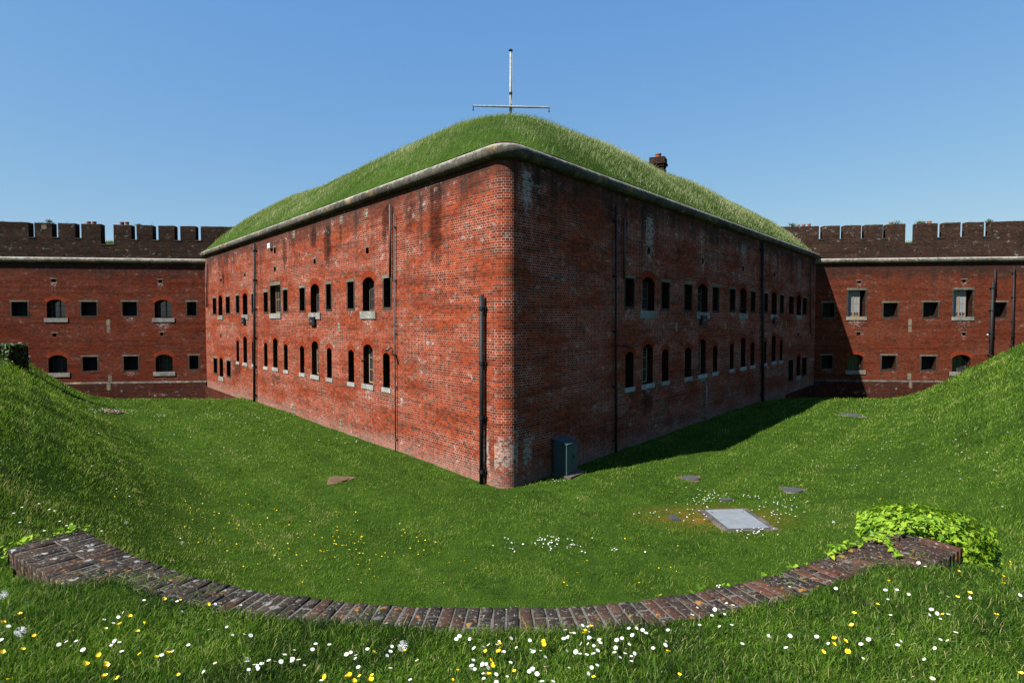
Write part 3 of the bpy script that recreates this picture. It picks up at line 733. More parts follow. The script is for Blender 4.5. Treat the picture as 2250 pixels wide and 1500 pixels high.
def ring_lime():
    me = RW.data; n = len(me.vertices); co = np.empty(n * 3); me.vertices.foreach_get('co', co); co = co.reshape(-1, 3); v = np.empty(n); me.attributes['lime'].data.foreach_get('value', v)
    near = np.hypot(co[:, 0] - CC.x, co[:, 1] - CC.y) < RC + .3
    a_ = np.where(near, np.clip(1.15 - np.abs(co[:, 2] - .9) / 1.1, 0, 1) * .9, 0); me.attributes['lime'].data.foreach_set('value', np.maximum(v, a_).astype(np.float32))
ring_lime()
for o in opsL: add_opening(FL, o, redan)
for o in opsR: add_opening(FR, o, redan)
for it in [(1085, 1107, 118, 172), (921, 940, 168, 218), (610, 625, 262, 310), (908, 923, 870, 922), (208, 220, 868, 908), (55, 64, 930, 965), (613, 628, 1410, 1495)]:
    air_brick(FL, conv(FL, *A, it, 'air'), redan)
air_brick(FL, conv(FL, 0, 0, 1, (745, 752, 921, 939), 'air'), redan)
for it in [(575, 589, 903, 957), (912, 924, 897, 945), (1335, 1341, 895, 932), (1327, 1337, 1332, 1368), (1492, 1502, 970, 1003)]:
    air_brick(FR, conv(FR, *B, it, 'air'), redan)
air_brick(FR, conv(FR, 0, 0, 1, (1480, 1487, 917, 937), 'air'), redan)
# plinth showing where the ditch floor drops
boxpart(FL, 'plinth', M_PLI, redan, sEndL - 8.5, sEndL + .2, -2.2, -.18, -.02, .13)
boxpart(FR, 'plinth', M_PLI, redan, sEndR - 8.0, sEndR + .2, -2.2, -.18, -.02, .13)

# stone cordon: half-round swept along left face, corner and right face
def cordon_profile(r, out): return [(out - r + r * math.cos(a), r * math.sin(a), k / 12) for k, a in enumerate([math.radians(-100 + 200 * k / 12) for k in range(13)])]
def sweep(mb, path, prof, zc, u0=0):
    """path: list of (point2d, normal2d)"""
    us = [u0]
    for i in range(1, len(path)): us.append(us[-1] + (path[i][0] - path[i - 1][0]).length)
    for i in range(len(path) - 1):
        for k in range(len(prof) - 1):
            q = []; uv = []
            for (j, kk) in ((i, k), (i + 1, k), (i + 1, k + 1), (i, k + 1)):
                P_, n_ = path[j]; a, b, c = prof[kk]; w_ = P_ + n_ * a; q.append((w_.x, w_.y, zc + b)); uv.append((us[j], c))
            mb.face(q, uv)
CZ = EYE + 4.71; prof = cordon_profile(.20, .26)
def bumpy(fr, s0, s1, step=1.35):
    out = []; s = s0; sg = 1 if s1 > s0 else -1
    while (s1 - s) * sg > 0: out.append(s); s += step / 2 * sg
    out.append(s1); return out
path = [(P0 + dL * s, nL) for s in bumpy(FL, sEndL + .3, TAN)] + [(p, (p - CC).normalized()) for p, t in AP[1:-1]] + [(P0 + dR * s, nR) for s in bumpy(FR, TAN, sEndR + .3)]
co = MB(); sweep(co, path, prof, CZ); c_o = co.build('cordon', M_CORD, redan, smooth=True, weld=True)
# round white lichen/lime disc at the corner and a patch right
# sloping brick weathering above the cordon
wb = MB(); prof2 = [(.12, 0, 0), (-.04, .09, .3), (-.5, .12, .6)]; sweep(wb, path, prof2, CZ + .19); wb.build('coping_course', M_PAR2, redan)

# pipes
pipe(FL, 1066, 648, 1063, .068, M_BLK, redan, zend=-.05, label='thick black drainpipe near the rounded corner')
pipe(FL, 373, 345, 1395, .075, M_BLK, redan, *A, zend=-.05)
pipe(FL, 1269, 90, 570, .045, M_PIPEB, redan, *A, collars=False, label='rusty brown pipe ending at a lintel')
pipe(FL, 1291, 150, 1400, .022, M_PIPED, redan, *A, zend=-.05, px2=1299, label='thin grey conduit')
pipe(FL, 55, 480, 765, .05, M_BLK, redan, *A, collars=False)
pipe(FR, 1348, 455, 990, .04, M_BLK, redan, zend=-.05)
pipe(FR, 205, 190, 605, .05, M_PIPEB, redan, *B, collars=False)
pipe(FR, 1157, 350, 1440, .085, M_BLK, redan, *B, zend=-.05)
pipe(FR, 1548, 846, 925, .035, M_PIPEG, redan, zend=-.05, label='short pale grey pipe')
pipe(FR, 1492, 500, 985, .03, M_BLK, redan, *B, collars=False)
child_of_world(redan)

# ------------------------------------------------------------------ ranges either side with battlements
def range_block(fr, frm, name, label, ops, airs, pars, crens, wmat, pmat, zc, ztop, zstr, smax, sill_extra):
    root = empty(name); tag(root, label, 'fort range')
    mb = MB(); panel(mb, fr, -.0, smax, -2.2, zc + .1, ops, 1); W_ = mb.build('wall', [wmat, M_REV], root); stains_and_shade(W_, fr, ops, [])
    for o in ops: add_opening(fr, o, root)
    for o in airs: air_brick(fr, o, root)
    mb = MB()
    mb.fbox(fr, 0, smax, -.02, .14, -2.3, zstr - .05); mb.build('plinth', M_PLI, root)
    mb = MB(); q = [fr.p(0, zstr - .06, .15), fr.p(smax, zstr - .06, .15), fr.p(smax, zstr + .04, -.005), fr.p(0, zstr + .04, -.005)]
    mb.face(q if not fr.flip else q[::-1], [(0, 0), (smax, 0), (smax, .1), (0, .1)])
    q = [fr.p(0, zstr - .10, .15), fr.p(smax, zstr - .10, .15), fr.p(smax, zstr - .06, .15), fr.p(0, zstr - .06, .15)]
    mb.face(q if not fr.flip else q[::-1], [(0, 0), (smax, 0), (smax, .1), (0, .1)]); mb.build('string_course', M_STR, root)
    # cordon
    P2 = lambda s: Vector((fr.p(s, 0).x, fr.p(s, 0).y)); n2 = Vector((fr.n.x, fr.n.y))
    ss = np.arange(-3.2, smax + .1, .6); pth = [(P2(s), n2) for s in ss]
    if fr is FWR: pass
    else: pth = pth[::-1]
    c = MB(); sweep(c, pth, cordon_profile(.20, .24), zc); c.build('cordon', M_CORD2, root, smooth=True, weld=True)
    # parapet with crenels, 0.6 m thick
    mb = MB(); T0, T1 = -.62, -.03
    zbase = zc + .12
    cr = sorted(crens)
    zlow = min(c_[2] for c_ in cr)
    # base up to the lowest sill
    mb.fbox(fr, -3.5, smax, T0, T1, zbase, zlow, skip=('t', 'd'))
    s = -3.5; first = True
    for (a, b, zb) in cr + [(smax, None, None)]:
        # merlon s..a : split so the top line wanders
        nseg = max(1, int((a - s) / .55)); xs = [s + (a - s) * k / nseg for k in range(nseg + 1)]
        tz = [ztop(x) + rnd.uniform(-.015, .015) for x in xs]
        for k in range(nseg):
            x0, x1, za, zd = xs[k], xs[k + 1], tz[k], tz[k + 1]
            def Q(pts, uvs):
                if fr.flip: pts, uvs = pts[::-1], uvs[::-1]
                mb.face(pts, uvs)
            Q([fr.p(x0, zlow, T1), fr.p(x1, zlow, T1), fr.p(x1, zd, T1), fr.p(x0, za, T1)], [(x0, zlow), (x1, zlow), (x1, zd), (x0, za)])
            Q([fr.p(x1, zlow, T0), fr.p(x0, zlow, T0), fr.p(x0, za, T0), fr.p(x1, zd, T0)], [(x1, zlow), (x0, zlow), (x0, za), (x1, zd)])
            Q([fr.p(x0, za, T1), fr.p(x1, zd, T1), fr.p(x1, zd, T0), fr.p(x0, za, T0)], [(x0, 0), (x1, 0), (x1, .6), (x0, .6)])
        Q([fr.p(s, zlow, T0), fr.p(s, zlow, T1), fr.p(s, tz[0], T1), fr.p(s, tz[0], T0)], [(0, zlow), (.6, zlow), (.6, tz[0]), (0, tz[0])])
        Q([fr.p(a, zlow, T1), fr.p(a, zlow, T0), fr.p(a, tz[-1], T0), fr.p(a, tz[-1], T1)], [(0, zlow), (.6, zlow), (.6, tz[-1]), (0, tz[-1])])
        if b is None: break
        if zb > zlow + .01: mb.fbox(fr, a, b, T0, T1, zlow, zb, skip=('l', 'r', 'd'))
        s = b
    par = mb.build('parapet', pmat, root)
    mb = MB()
    for (a, b, zb) in cr:
        mb.fbox(fr, a - .06, b + .06, T1 - .02, T1 + .03, zb - .07, zb + .012)
        mb.fbox(fr, a + .005, b - .005, T0 + .05, T1 - .02, zb + .002, zb + .010)
    mb.build('crenel_sill', M_JAMB, par)
    return root

C = (0, 450, 3.334)
opsWL = [conv(FWL, *C, it, 'sq') for it in [(85, 202, 710, 815), (595, 708, 710, 812), (897, 1003, 710, 812), (1370, 1438, 710, 810), (140, 215, 1115, 1225), (606, 713, 1112, 1215), (907, 1012, 1108, 1212), (1388, 1453, 1103, 1203), (-170, -60, 712, 815), (-170, -60, 1115, 1225)]]
opsWL += [conv(FWL, *C, it, 'arch') for it in [(342, 478, 693, 828), (1132, 1260, 695, 828), (355, 492, 1100, 1230), (1140, 1265, 1095, 1222)]]
opsWL += [conv(FWL, *C, it, 'vent') for it in [(378, 407, 543, 567), (1160, 1187, 549, 572), (385, 414, 940, 965), (1172, 1197, 934, 957)]]
set_kind(opsWL)
for o in opsWL:
    if o['kind'] != 'vent': o['depth'] = .62
airWL = [conv(FWL, *C, it, 'air') for it in [(780, 807, 840, 885), (783, 808, 893, 938), (793, 820, 1247, 1292)]]
def cren(fr, cfg, lst, Tn=-.03):
    fr2 = Frame((fr.p(0, 0, Tn).x, fr.p(0, 0, Tn).y), (fr.a.x, fr.a.y), (fr.n.x, fr.n.y)); out = []
    for (x0, x1, y0, y1) in lst:
        o = conv(fr2, *cfg, (x0, x1, y0, y1), 'c'); out.append((o['s0'], o['s1'], o['z0']))
    return out
crL = cren(FWL, C, [(208, 252, 127, 237), (380, 425, 130, 238), (550, 595, 133, 243), (738, 832, 138, 288), (961, 1000, 147, 255), (1118, 1160, 150, 257), (1278, 1320, 152, 260), (1432, 1470, 155, 260), (30, 74, 127, 237)][:8])
zcL = FWL.hit(300, 450 + 412 / 3.334)[1]
zTL = FWL.hit(300, 450 + 148 / 3.334)[1]; zTL0 = FWL.hit(20, 450 + 118 / 3.334)[1]
zsL = FWL.hit(300, 450 + 1297 / 3.334)[1]
sT0 = FWL.hit(20, 700)[0]
rangeL = range_block(FWL, None, 'battlemented_range', 'darker left-hand brick range with dark battlements and square windows', opsWL, airWL, None, crL, M_BRL, M_PAR,
                     zcL, lambda s: zTL + (zTL0 - zTL) * max(0, (s - 6) / (sT0 - 6)) * .6, zsL, 24, None)
air_brick(Frame((FWL.p(0, 0, -.03).x, FWL.p(0, 0, -.03).y), (FWL.a.x, FWL.a.y), (FWL.n.x, FWL.n.y)), conv(FWL, *C, (303, 338, 147, 178), 'air'), rangeL)
air_brick(Frame((FWL.p(0, 0, .14).x, FWL.p(0, 0, .14).y), (FWL.a.x, FWL.a.y), (FWL.n.x, FWL.n.y)), conv(FWL, *C, (790, 817, 1310, 1355), 'air'), rangeL)
D = (1750, 450, 3.334)
opsWR = [conv(FWR, *D, it, 'sq') for it in [(638, 742, 717, 822), (929, 1037, 713, 822), (1430, 1540, 713, 822), (195, 275, 717, 822), (625, 728, 1103, 1205), (915, 1022, 1108, 1210), (1420, 1535, 1113, 1220), (185, 262, 1103, 1195)]]
opsWR += [dict(conv(FWR, *D, it, 'big'), curtain=True, rng=(0.0, .78)) for it in [(378, 505, 625, 818), (1152, 1290, 622, 820)]]
opsWR += [conv(FWR, *D, it, 'arch') for it in [(375, 490, 1095, 1210), (1140, 1275, 1097, 1222)]]
opsWR += [conv(FWR, *D, it, 'vent') for it in [(446, 472, 557, 575), (1215, 1242, 548, 567), (441, 467, 932, 955), (1214, 1240, 935, 957)]]
set_kind(opsWR)
for o in opsWR:
    if o['kind'] != 'vent': o['depth'] = .62
airWR = [conv(FWR, *D, it, 'air') for it in [(820, 844, 837, 882), (820, 844, 888, 933), (814, 840, 1233, 1280)]]
crR = cren(FWR, D, [(165, 195, 157, 252), (319, 349, 155, 250), (474, 504, 150, 248), (633, 662, 148, 247), (798, 880, 143, 280), (1035, 1080, 137, 238), (1202, 1248, 133, 235), (1374, 1422, 127, 230)])
zcR = FWR.hit(2000, 450 + 408 / 3.334)[1]
zTR = FWR.hit(1850, 450 + 152 / 3.334)[1]; sTR = FWR.hit(2230, 700)[0]; zTR0 = FWR.hit(2230, 450 + 118 / 3.334)[1]
zsR = FWR.hit(1950, 450 + 1287 / 3.334)[1]
rangeR = range_block(FWR, None, 'battlemented_range', 'right-hand brick range with brown battlements, tall curtained windows and tilted black pipes', opsWR, airWR, None, crR, M_BRR, M_PAR2,
                     zcR, lambda s: zTR + (zTR0 - zTR) * max(0, (s - 2) / (sTR - 2)), zsR, 24, None)
fpl = Frame((FWR.p(0, 0, .14).x, FWR.p(0, 0, .14).y), (FWR.a.x, FWR.a.y), (FWR.n.x, FWR.n.y))
air_brick(fpl, conv(FWR, *D, (817, 840, 1292, 1340), 'air'), rangeR); air_brick(fpl, conv(FWR, *D, (1048, 1072, 1305, 1330), 'air'), rangeR)
pipe(FWR, 1430, 568, 1300, .10, M_BLK, rangeR, *D, px2=1405, label='thick black drainpipe leaning slightly')
pipe(FWR, 1448, 470, 655, .055, M_BLK, rangeR, *D, collars=False)
pipe(FWR, 1586, 455, 1250, .06, M_BLK, rangeR, *D, px2=1568)
child_of_world(rangeL); child_of_world(rangeR)

# ------------------------------------------------------------------ grass mound on the redan
inL = -nL; inR = -nR; HM = 3.9; WM = 7.0; Z0M = EYE + 4.96
tE = (sEndL + sEndR) / 2 + .9
def mound_w(x, y):
    qx, qy = x - P0.x, y - P0.y
    wl = qx * inL.x + qy * inL.y; wr = qx * inR.x + qy * inR.y
    tl = qx * dL.x + qy * dL.y; tr = qx * dR.x + qy * dR.y
    we = np.where(qx * inL.x - qx * inR.x + 0 * qy < 0, tE - tl, tE - tr)
    # blend of both ends so the middle runs on back into the fort
    we = np.minimum(np.where(wl < 9, tE - tl, 99), np.where(wr < 9, tE - tr, 99))
    rad = np.hypot(x - CC.x, y - CC.y)
    corner = (tl < TAN) & (tr < TAN) | ((wl < RC) & (wr < RC))
    wc = np.where(corner, RC - rad, 99)
    return wl, wr, we, wc
def mound_z(x, y):
    wl, wr, we, wc = mound_w(x, y)
    k = 3.2; h = np.clip(.5 + .5 * (wr - wl) / k, 0, 1); sm = wr * (1 - h) + wl * h - k * h * (1 - h)
    sm = np.maximum(sm, 0); we_ = np.maximum(we, 0)
    k = 1.6; h = np.clip(.5 + .5 * (we_ - sm) / k, 0, 1); w_ = we_ * (1 - h) + sm * h - k * h * (1 - h)
    w_ = np.clip(w_, 0, WM)
    z = HM * (1 - (1 - w_ / WM) ** 2)
    edge = np.clip(w_ / 2.5, 0, 1)
    z = z + edge * (.30 * vnoise(x, y, 6.5, 5) + .26 * vnoise(x, y, 2.6, 6)) + .08 * vnoise(x, y, .8, 7)
    return Z0M + z
mx = np.arange(-32, 32, .42); my = np.arange(16, 58, .42)
X_, Y_ = np.meshgrid(mx, my); X1 = X_.copy(); Y1 = Y_.copy()
wl, wr, we, wc = mound_w(X_, Y_)
wmin = np.minimum(np.minimum(wl, wr), np.minimum(we, wc))
keep = wmin > -.55
# snap outside vertices to the wall line
for (wv, v) in ((wl, inL), (wr, inR)):
    m_ = wv < -.02
    X1 = np.where(m_, X1 - (wv + .02) * v.x, X1); Y1 = np.where(m_, Y1 - (wv + .02) * v.y, Y1)
rad = np.hypot(X1 - CC.x, Y1 - CC.y); wl2, wr2, we2, wc2 = mound_w(X1, Y1)
m_ = (wc2 < 0); X1 = np.where(m_, CC.x + (X1 - CC.x) / rad * RC, X1); Y1 = np.where(m_, CC.y + (Y1 - CC.y) / rad * RC, Y1)
Z1 = mound_z(X1, Y1)
idm = np.arange(X_.size).reshape(X_.shape)
Fm = np.stack([idm[:-1, :-1], idm[:-1, 1:], idm[1:, 1:], idm[1:, :-1]], -1).reshape(-1, 4)
kf = keep.ravel()[Fm].all(1) & (wmin.ravel()[Fm].max(1) > -.1)
Fm = Fm[kf]; used = np.unique(Fm); rem = np.full(X_.size, -1); rem[used] = np.arange(len(used))
mo = mesh_np('grass_mound', np.stack([X1, Y1, Z1], -1).reshape(-1, 3)[used], [rem[Fm]], M_TURF, smooth=True)
tag(mo, 'grass covered earth mound on top of the pointed brick block', 'mound', kind='structure')

# earth banks behind the battlements
def bank(fr, zc, name, label, hs):
    mb = MB(); S = np.arange(-6, 26, 1.0)
    pr = [(-.62, zc + .9), (-1.6, zc + 1.25), (-3.0, zc + 1.7), (-6, hs), (-14, hs)]
    for i in range(len(S) - 1):
        for k in range(len(pr) - 1):
            q = [fr.p(S[i], pr[k][1], pr[k][0]), fr.p(S[i + 1], pr[k][1], pr[k][0]), fr.p(S[i + 1], pr[k + 1][1], pr[k + 1][0]), fr.p(S[i], pr[k + 1][1], pr[k + 1][0])]
            mb.face(q if not fr.flip else q[::-1])
    o = mb.build(name, M_TURF, None, smooth=True, weld=True); tag(o, label, 'earth bank', kind='structure'); return o
bank(FWL, zcL, 'rampart_bank', 'grass bank behind the left battlements', zcL + 1.75)
bank(FWR, zcR, 'rampart_bank', 'grass bank behind the right battlements', zcR + 1.75)

# ------------------------------------------------------------------ grass blades
def in_block(x, y):
    wl, wr, we, wc = mound_w(x, y); return (wl > -.05) & (wr > -.05) & (wc > -.05)
def behind_range(x, y):
    a = (x - EL.x) * FWL.n.x + (y - EL.y) * FWL.n.y < .18
    b = (x - ER.x) * FWR.n.x + (y - ER.y) * FWR.n.y < .18
    return ((x < 0) & a) | ((x >= 0) & b)
EXCL = []      # (cx, cy, rx, ry, angle) bare spots under covers, filled in below
def lawn(n, r0, r1, th=60):
    a = NR.uniform(-math.radians(th), math.radians(th), n); r = np.exp(NR.uniform(math.log(r0), math.log(r1), n))
    return r * np.sin(a), r * np.cos(a)
def lawn_tint(x, y, r):
    n = len(x)
    t = .38 + .22 * vnoise(x, y, 2.2, 8) + .34 * vnoise(x, y, .6, 9) + .25 * vnoise(x, y, .17, 19) + NR.normal(0, .17, n) + .16 * vnoise(x, y, 7.0, 33)
    t = t - .10 * (NR.random(n) < .25) + .30 * np.exp(-(((x + 7.2) / 2.6) ** 2 + ((y - 9.6) / 1.3) ** 2)) * NR.random(n)
    # faint mowing lines parallel to the left face
    u = (x - P0.x) * nL.x + (y - P0.y) * nL.y
    fr_ = np.abs((u + .1 * vnoise(x, y, 3, 51)) / 1.9 % 1 - .5); t = t + .22 * (fr_ < .05) * (x < 3) * (r > 8)
    t = t + .07 * np.sign(np.sin(u * 2 * np.pi / 1.5)) * ((x < 2) & (r > 9))
    u2 = (x - P0.x) * nR.x + (y - P0.y) * nR.y
    t = t + .07 * np.sign(np.sin(u2 * 2 * np.pi / 1.5)) * ((x >= 2) & (r > 9))
    dry = (vnoise(x, y, 1.4, 12) > .27); t = t + dry * NR.uniform(0, .3, n)
    t = t - .13 * (r < 5.3) + .25 * (r < 5.5) * (vnoise(x, y, .8, 71) > .2) * NR.random(n)
    st = NR.random(n) < np.where(r < 5.5, .07, .035); t = np.where(st, NR.uniform(.75, 1, n), t)
    return np.clip(t, 0, 1)
def do_lawn(name, n, r0, r1, label, segs):
    x, y = lawn(n, r0, r1); dc = sdist(x, y, CUX, CUY)
    oncope = (np.abs(x) < 3.9) & (dc < .31 + .10 * vnoise(x, y, .25, 4)) & (dc > -.02) & (y < 5.4)
    end = (np.abs(x) > 2.7) & (np.abs(x) < 4.1) & (dc < .31 + .20 * smooth(2.7, 3.2, np.abs(x))) & (dc > -.02) & (y < 5.3)
    inside = (x > CUX[0] - .02) & (x < CUX[-1] + .5)
    ok = ~(oncope | end) & ~in_block(x, y) & ~behind_range(x, y)
    for (cx, cy, rx, ry, an) in EXCL:
        ux = (x - cx) * math.cos(an) + (y - cy) * math.sin(an); uy = -(x - cx) * math.sin(an) + (y - cy) * math.cos(an)
        ok &= ~((np.abs(ux) < rx) & (np.abs(uy) < ry))
    # thin on the orange moss
    md = np.hypot((x - 4.9) * .42, (y - 14.6) * .75); ok &= ~(NR.random(len(x)) < .72 * np.clip(1.25 - md + .5 * vnoise(x, y, .5, 41), 0, 1))
    x, y = x[ok], y[ok]; r = np.hypot(x, y); z = ground_z(x, y)
    d = sdist(x, y, TX, TY)
    tall = 1 + .9 * smooth(.5, 3, d) * smooth(4.5, 7, r) * (.6 + vnoise(x, y, 1.2, 14)) 
    dcc = sdist(x, y, CUX, CUY)
    h = (.030 + .0013 * r) * NR.uniform(.45, 1.7, len(x)) * tall * (1 + .5 * np.clip(vnoise(x, y, .5, 15) * 2, -1, 1))
    h = np.where(NR.random(len(x)) < .015, h * 1.9, h)
    wd = np.maximum(.0032, .00062 * r) * NR.uniform(.7, 1.4, len(x))
    return blades(name, x, y, z - .004, h, wd, lawn_tint(x, y, r), M_BLADE, lean=(.22, .05), curl=1.5, segs=segs, label=label, cat='grass')

# covers on the lawn (positions measured on the floor)
def floorpt(px, py): return ground_hit(px, py)
def cover_disc(px, py, rad, name, label, mat, soil=True, cat='manhole cover', sq=None, rz=0):
    p = floorpt(px, py); root = empty(name, p, rz); tag(root, label, cat)
    e_ = .5; g0 = lambda a, b: float(ground_z(np.array([a]), np.array([b]))[0])
    nn_ = Vector((g0(p.x - e_, p.y) - g0(p.x + e_, p.y), g0(p.x, p.y - e_) - g0(p.x, p.y + e_), 2 * e_)).normalized()
    root.rotation_euler = (nn_.to_track_quat('Z', 'Y').to_matrix().to_3x3() @ __import__('mathutils').Matrix.Rotation(rz, 3, 'Z')).to_euler()
    root.location.z = sum(sorted(g0(p.x + a * .25, p.y + b * .25) for a in (-1, 0, 1) for b in (-1, 0, 1))[-5:]) / 5 - .005
    mb = MB(); n = 24
    ring = [(rad * math.cos(2 * math.pi * k / n), rad * math.sin(2 * math.pi * k / n)) for k in range(n)]
    if sq: ring = [(-sq[0], -sq[1]), (sq[0], -sq[1]), (sq[0], sq[1]), (-sq[0], sq[1])]
    def disc(mb, ring, s, z0, z1):
        t_ = [(a * s, b * s, z1) for a, b in ring]; b_ = [(a * s, b * s, z0) for a, b in ring]
        mb.face(t_); 
        for i in range(len(ring)): j = (i + 1) % len(ring); mb.face([b_[i], b_[j], t_[j], t_[i]])
    disc(mb, ring, 1, -.05, .035)
    lid = mb.build('lid', mat, root)
    # raised ribs on the lid
    mb = MB(); w_ = sq[0] if sq else rad
    for k in range(-4, 5):
        x_ = k * w_ * .2; hl = (sq[1] if sq else math.sqrt(max(0, rad * rad - x_ * x_))) * .86
        if hl > .03: disc(mb, [(x_ - .006, -hl), (x_ + .006, -hl), (x_ + .006, hl), (x_ - .006, hl)], 1, .034, .040)
    mb.build('rib', mat, lid)
    if soil:
        mb = MB(); m = 26; rg = []
        for k in range(m):
            a = 2 * math.pi * k / m; R = (rad if not sq else max(sq)) * (1.22 + .3 * math.sin(3 * a + px) + rnd.uniform(-.12, .12)); rg.append((R * math.cos(a) * 1.1, R * math.sin(a)))
        mb.face([(a, b, .012) for a, b in rg]);
        for i in range(m): j = (i + 1) % m; mb.face([(rg[i][0], rg[i][1], -.04), (rg[j][0], rg[j][1], -.04), (rg[j][0], rg[j][1], .012), (rg[i][0], rg[i][1], .012)])
        mb.build('surround', M_SOIL if soil is True else soil, root)
    EXCL.append((p.x, p.y, (sq[0] if sq else rad) + .02, (sq[1] if sq else rad) + .02, rz))
    return root
cover_disc(1741, 1077, .26, 'manhole_cover', 'round concrete rimmed manhole cover right of the steel plate', M_IRON, soil=M_CONC)
cover_disc(1517, 1051, .26, 'manhole_cover', 'round iron manhole cover ringed by bare soil near the green cabinet', M_IRON)
cover_disc(744, 1054, .30, 'manhole_cover', 'worn round cover in a bare soil patch on the lawn left of the brick corner', M_SOIL)
cover_disc(1872, 912, .42, 'manhole_cover', 'flat grey cover in the grass at the foot of the right bank', M_IRON, soil=M_CONC)
cover_disc(250, 905, .42, 'manhole_cover', 'brown cover ringed by daisies at the far left of the ditch', M_SOIL)
cover_disc(1595, 1098, 0, 'drain_grating', 'small dark grating set in moss just beyond the steel plate', M_IRON, soil=False, cat='drain grating', sq=(.17, .10), rz=-.05)
cover_disc(1481, 1139, 0, 'drain_grating', 'small dark grating set in moss left of the steel plate', M_IRON, soil=False, cat='drain grating', sq=(.17, .10), rz=-.05)
# steel access plate on a concrete surround
pc = [floorpt(*q) for q in ((1575, 1167), (1682, 1165), (1655, 1123), (1557, 1120))]
cen = sum(pc, Vector()) / 4; ax_ = (pc[1] - pc[0]); ang = math.atan2(ax_.y, ax_.x) * .6
hw = ((pc[1] - pc[0]).length + (pc[2] - pc[3]).length) / 4; hh = ((pc[3] - pc[0]).length + (pc[2] - pc[1]).length) / 4; hw *= .84; hh *= .86
sp = empty('access_hatch', cen, ang); tag(sp, 'pale steel plate hatch on a rough concrete surround in the lawn', 'access hatch')
def bx(mb, x0, x1, y0, y1, z0, z1, m=0):
    p = lambda x, y, z: (x, y, z)
    for q in ([p(x0, y0, z1), p(x1, y0, z1), p(x1, y1, z1), p(x0, y1, z1)], [p(x0, y0, z0), p(x1, y0, z0), p(x1, y0, z1), p(x0, y0, z1)], [p(x1, y0, z0), p(x1, y1, z0), p(x1, y1, z1), p(x1, y0, z1)],
              [p(x1, y1, z0), p(x0, y1, z0), p(x0, y1, z1), p(x1, y1, z1)], [p(x0, y1, z0), p(x0, y0, z0), p(x0, y0, z1), p(x0, y1, z1)], [p(x0, y1, z0), p(x1, y1, z0), p(x1, y0, z0), p(x0, y0, z0)]):
        mb.face(q, None, m)
mb = MB(); rg = []
for k in range(40):
    a = 2 * math.pi * k / 40; c, s = math.cos(a), math.sin(a); q = max(abs(c), abs(s))
    rg.append((c / q * (hw + .17 + rnd.uniform(-.04, .04)), s / q * (hh + .12 + rnd.uniform(-.04, .04))))
mb.face([(a, b, .03) for a, b in rg])
for i in range(40): j = (i + 1) % 40; mb.face([(*rg[i], -.08), (*rg[j], -.08), (*rg[j], .03), (*rg[i], .03)])
mb.build('concrete_surround', M_CONC, sp)
mb = MB(); bx(mb, -hw, hw, -hh, hh, .02, .05); pl = mb.build('plate', M_STEEL, sp)
mb = MB()
for k in range(-24, 25):
    x_ = k * hw / 25
    bx(mb, x_ - .004, x_ + .004, -hh * .97, hh * .97, .049, .052)
mb.build('tread_ridge', M_STEEL, pl)
mb = MB()
for q in ((-hw - .03, hw + .03, -hh - .03, -hh - .004), (-hw - .03, hw + .03, hh + .004, hh + .03), (-hw - .03, -hw - .004, -hh - .004, hh + .004), (hw + .004, hw + .03, -hh - .004, hh + .004)): bx(mb, *q, .02, .044)
mb.build('frame', M_IRON, sp)
mb = MB()
for sx in (-1, 1): bx(mb, sx * hw * .82 - .03, sx * hw * .82 + .03, hh * .68 - .012, hh * .68 + .012, .0515, .056)
mb.build('lifting_slot', M_DARK, pl)
EXCL.append((cen.x, cen.y, hw + .1, hh + .05, ang))

g1 = do_lawn('foreground_grass', 290000, 2.2, 5.4, 'short foreground grass dotted with daisies by the curved wall', 3)
g2 = do_lawn('ditch_grass', 640000, 5.4, 54, 'mown green grass of the ditch floor and banks', 2)

# long grass on the mound
n = 600000
x = NR.uniform(-31, 31, n); y = NR.uniform(16.5, 56, n)
wl, wr, we, wc = mound_w(x, y); wm_ = np.minimum(np.minimum(wl, wr), np.minimum(we, wc))
ok = (wm_ > .02) & (np.minimum(wl, wr) < 9.5)
keepp = NR.random(n) < np.where(y < 30, 1, .75)
ok &= keepp; x, y = x[ok], y[ok]; z = mound_z(x, y); r = np.hypot(x, y)
wl, wr, we, wc = mound_w(x, y); wmn = np.minimum(wl, wr)
tt = .42 + .45 * vnoise(x, y, 3.4, 21) + .45 * vnoise(x, y, 1.0, 22) + .3 * vnoise(x, y, .4, 24) + NR.normal(0, .17, len(x))
h = NR.uniform(.08, .24, len(x)) * (1 + .25 * vnoise(x, y, .45, 61)) * (.55 + .45 * np.clip(wmn / .8, 0, 1)) * (1 + .6 * vnoise(x, y, 1.3, 23))
st = NR.random(len(x)) < .02; h = np.where(st, h * 1.7, h); tt = np.where(st, .85, tt)
wdm = np.maximum(.004, .00033 * r) * NR.uniform(.6, 1.3, len(x))
blades('long_grass', x, y, z - .02, h, wdm, np.clip(tt, 0, 1), M_BLADE2, lean=(.45, -.05), curl=.55, segs=2, label='long grass blown over on the mound', cat='grass')

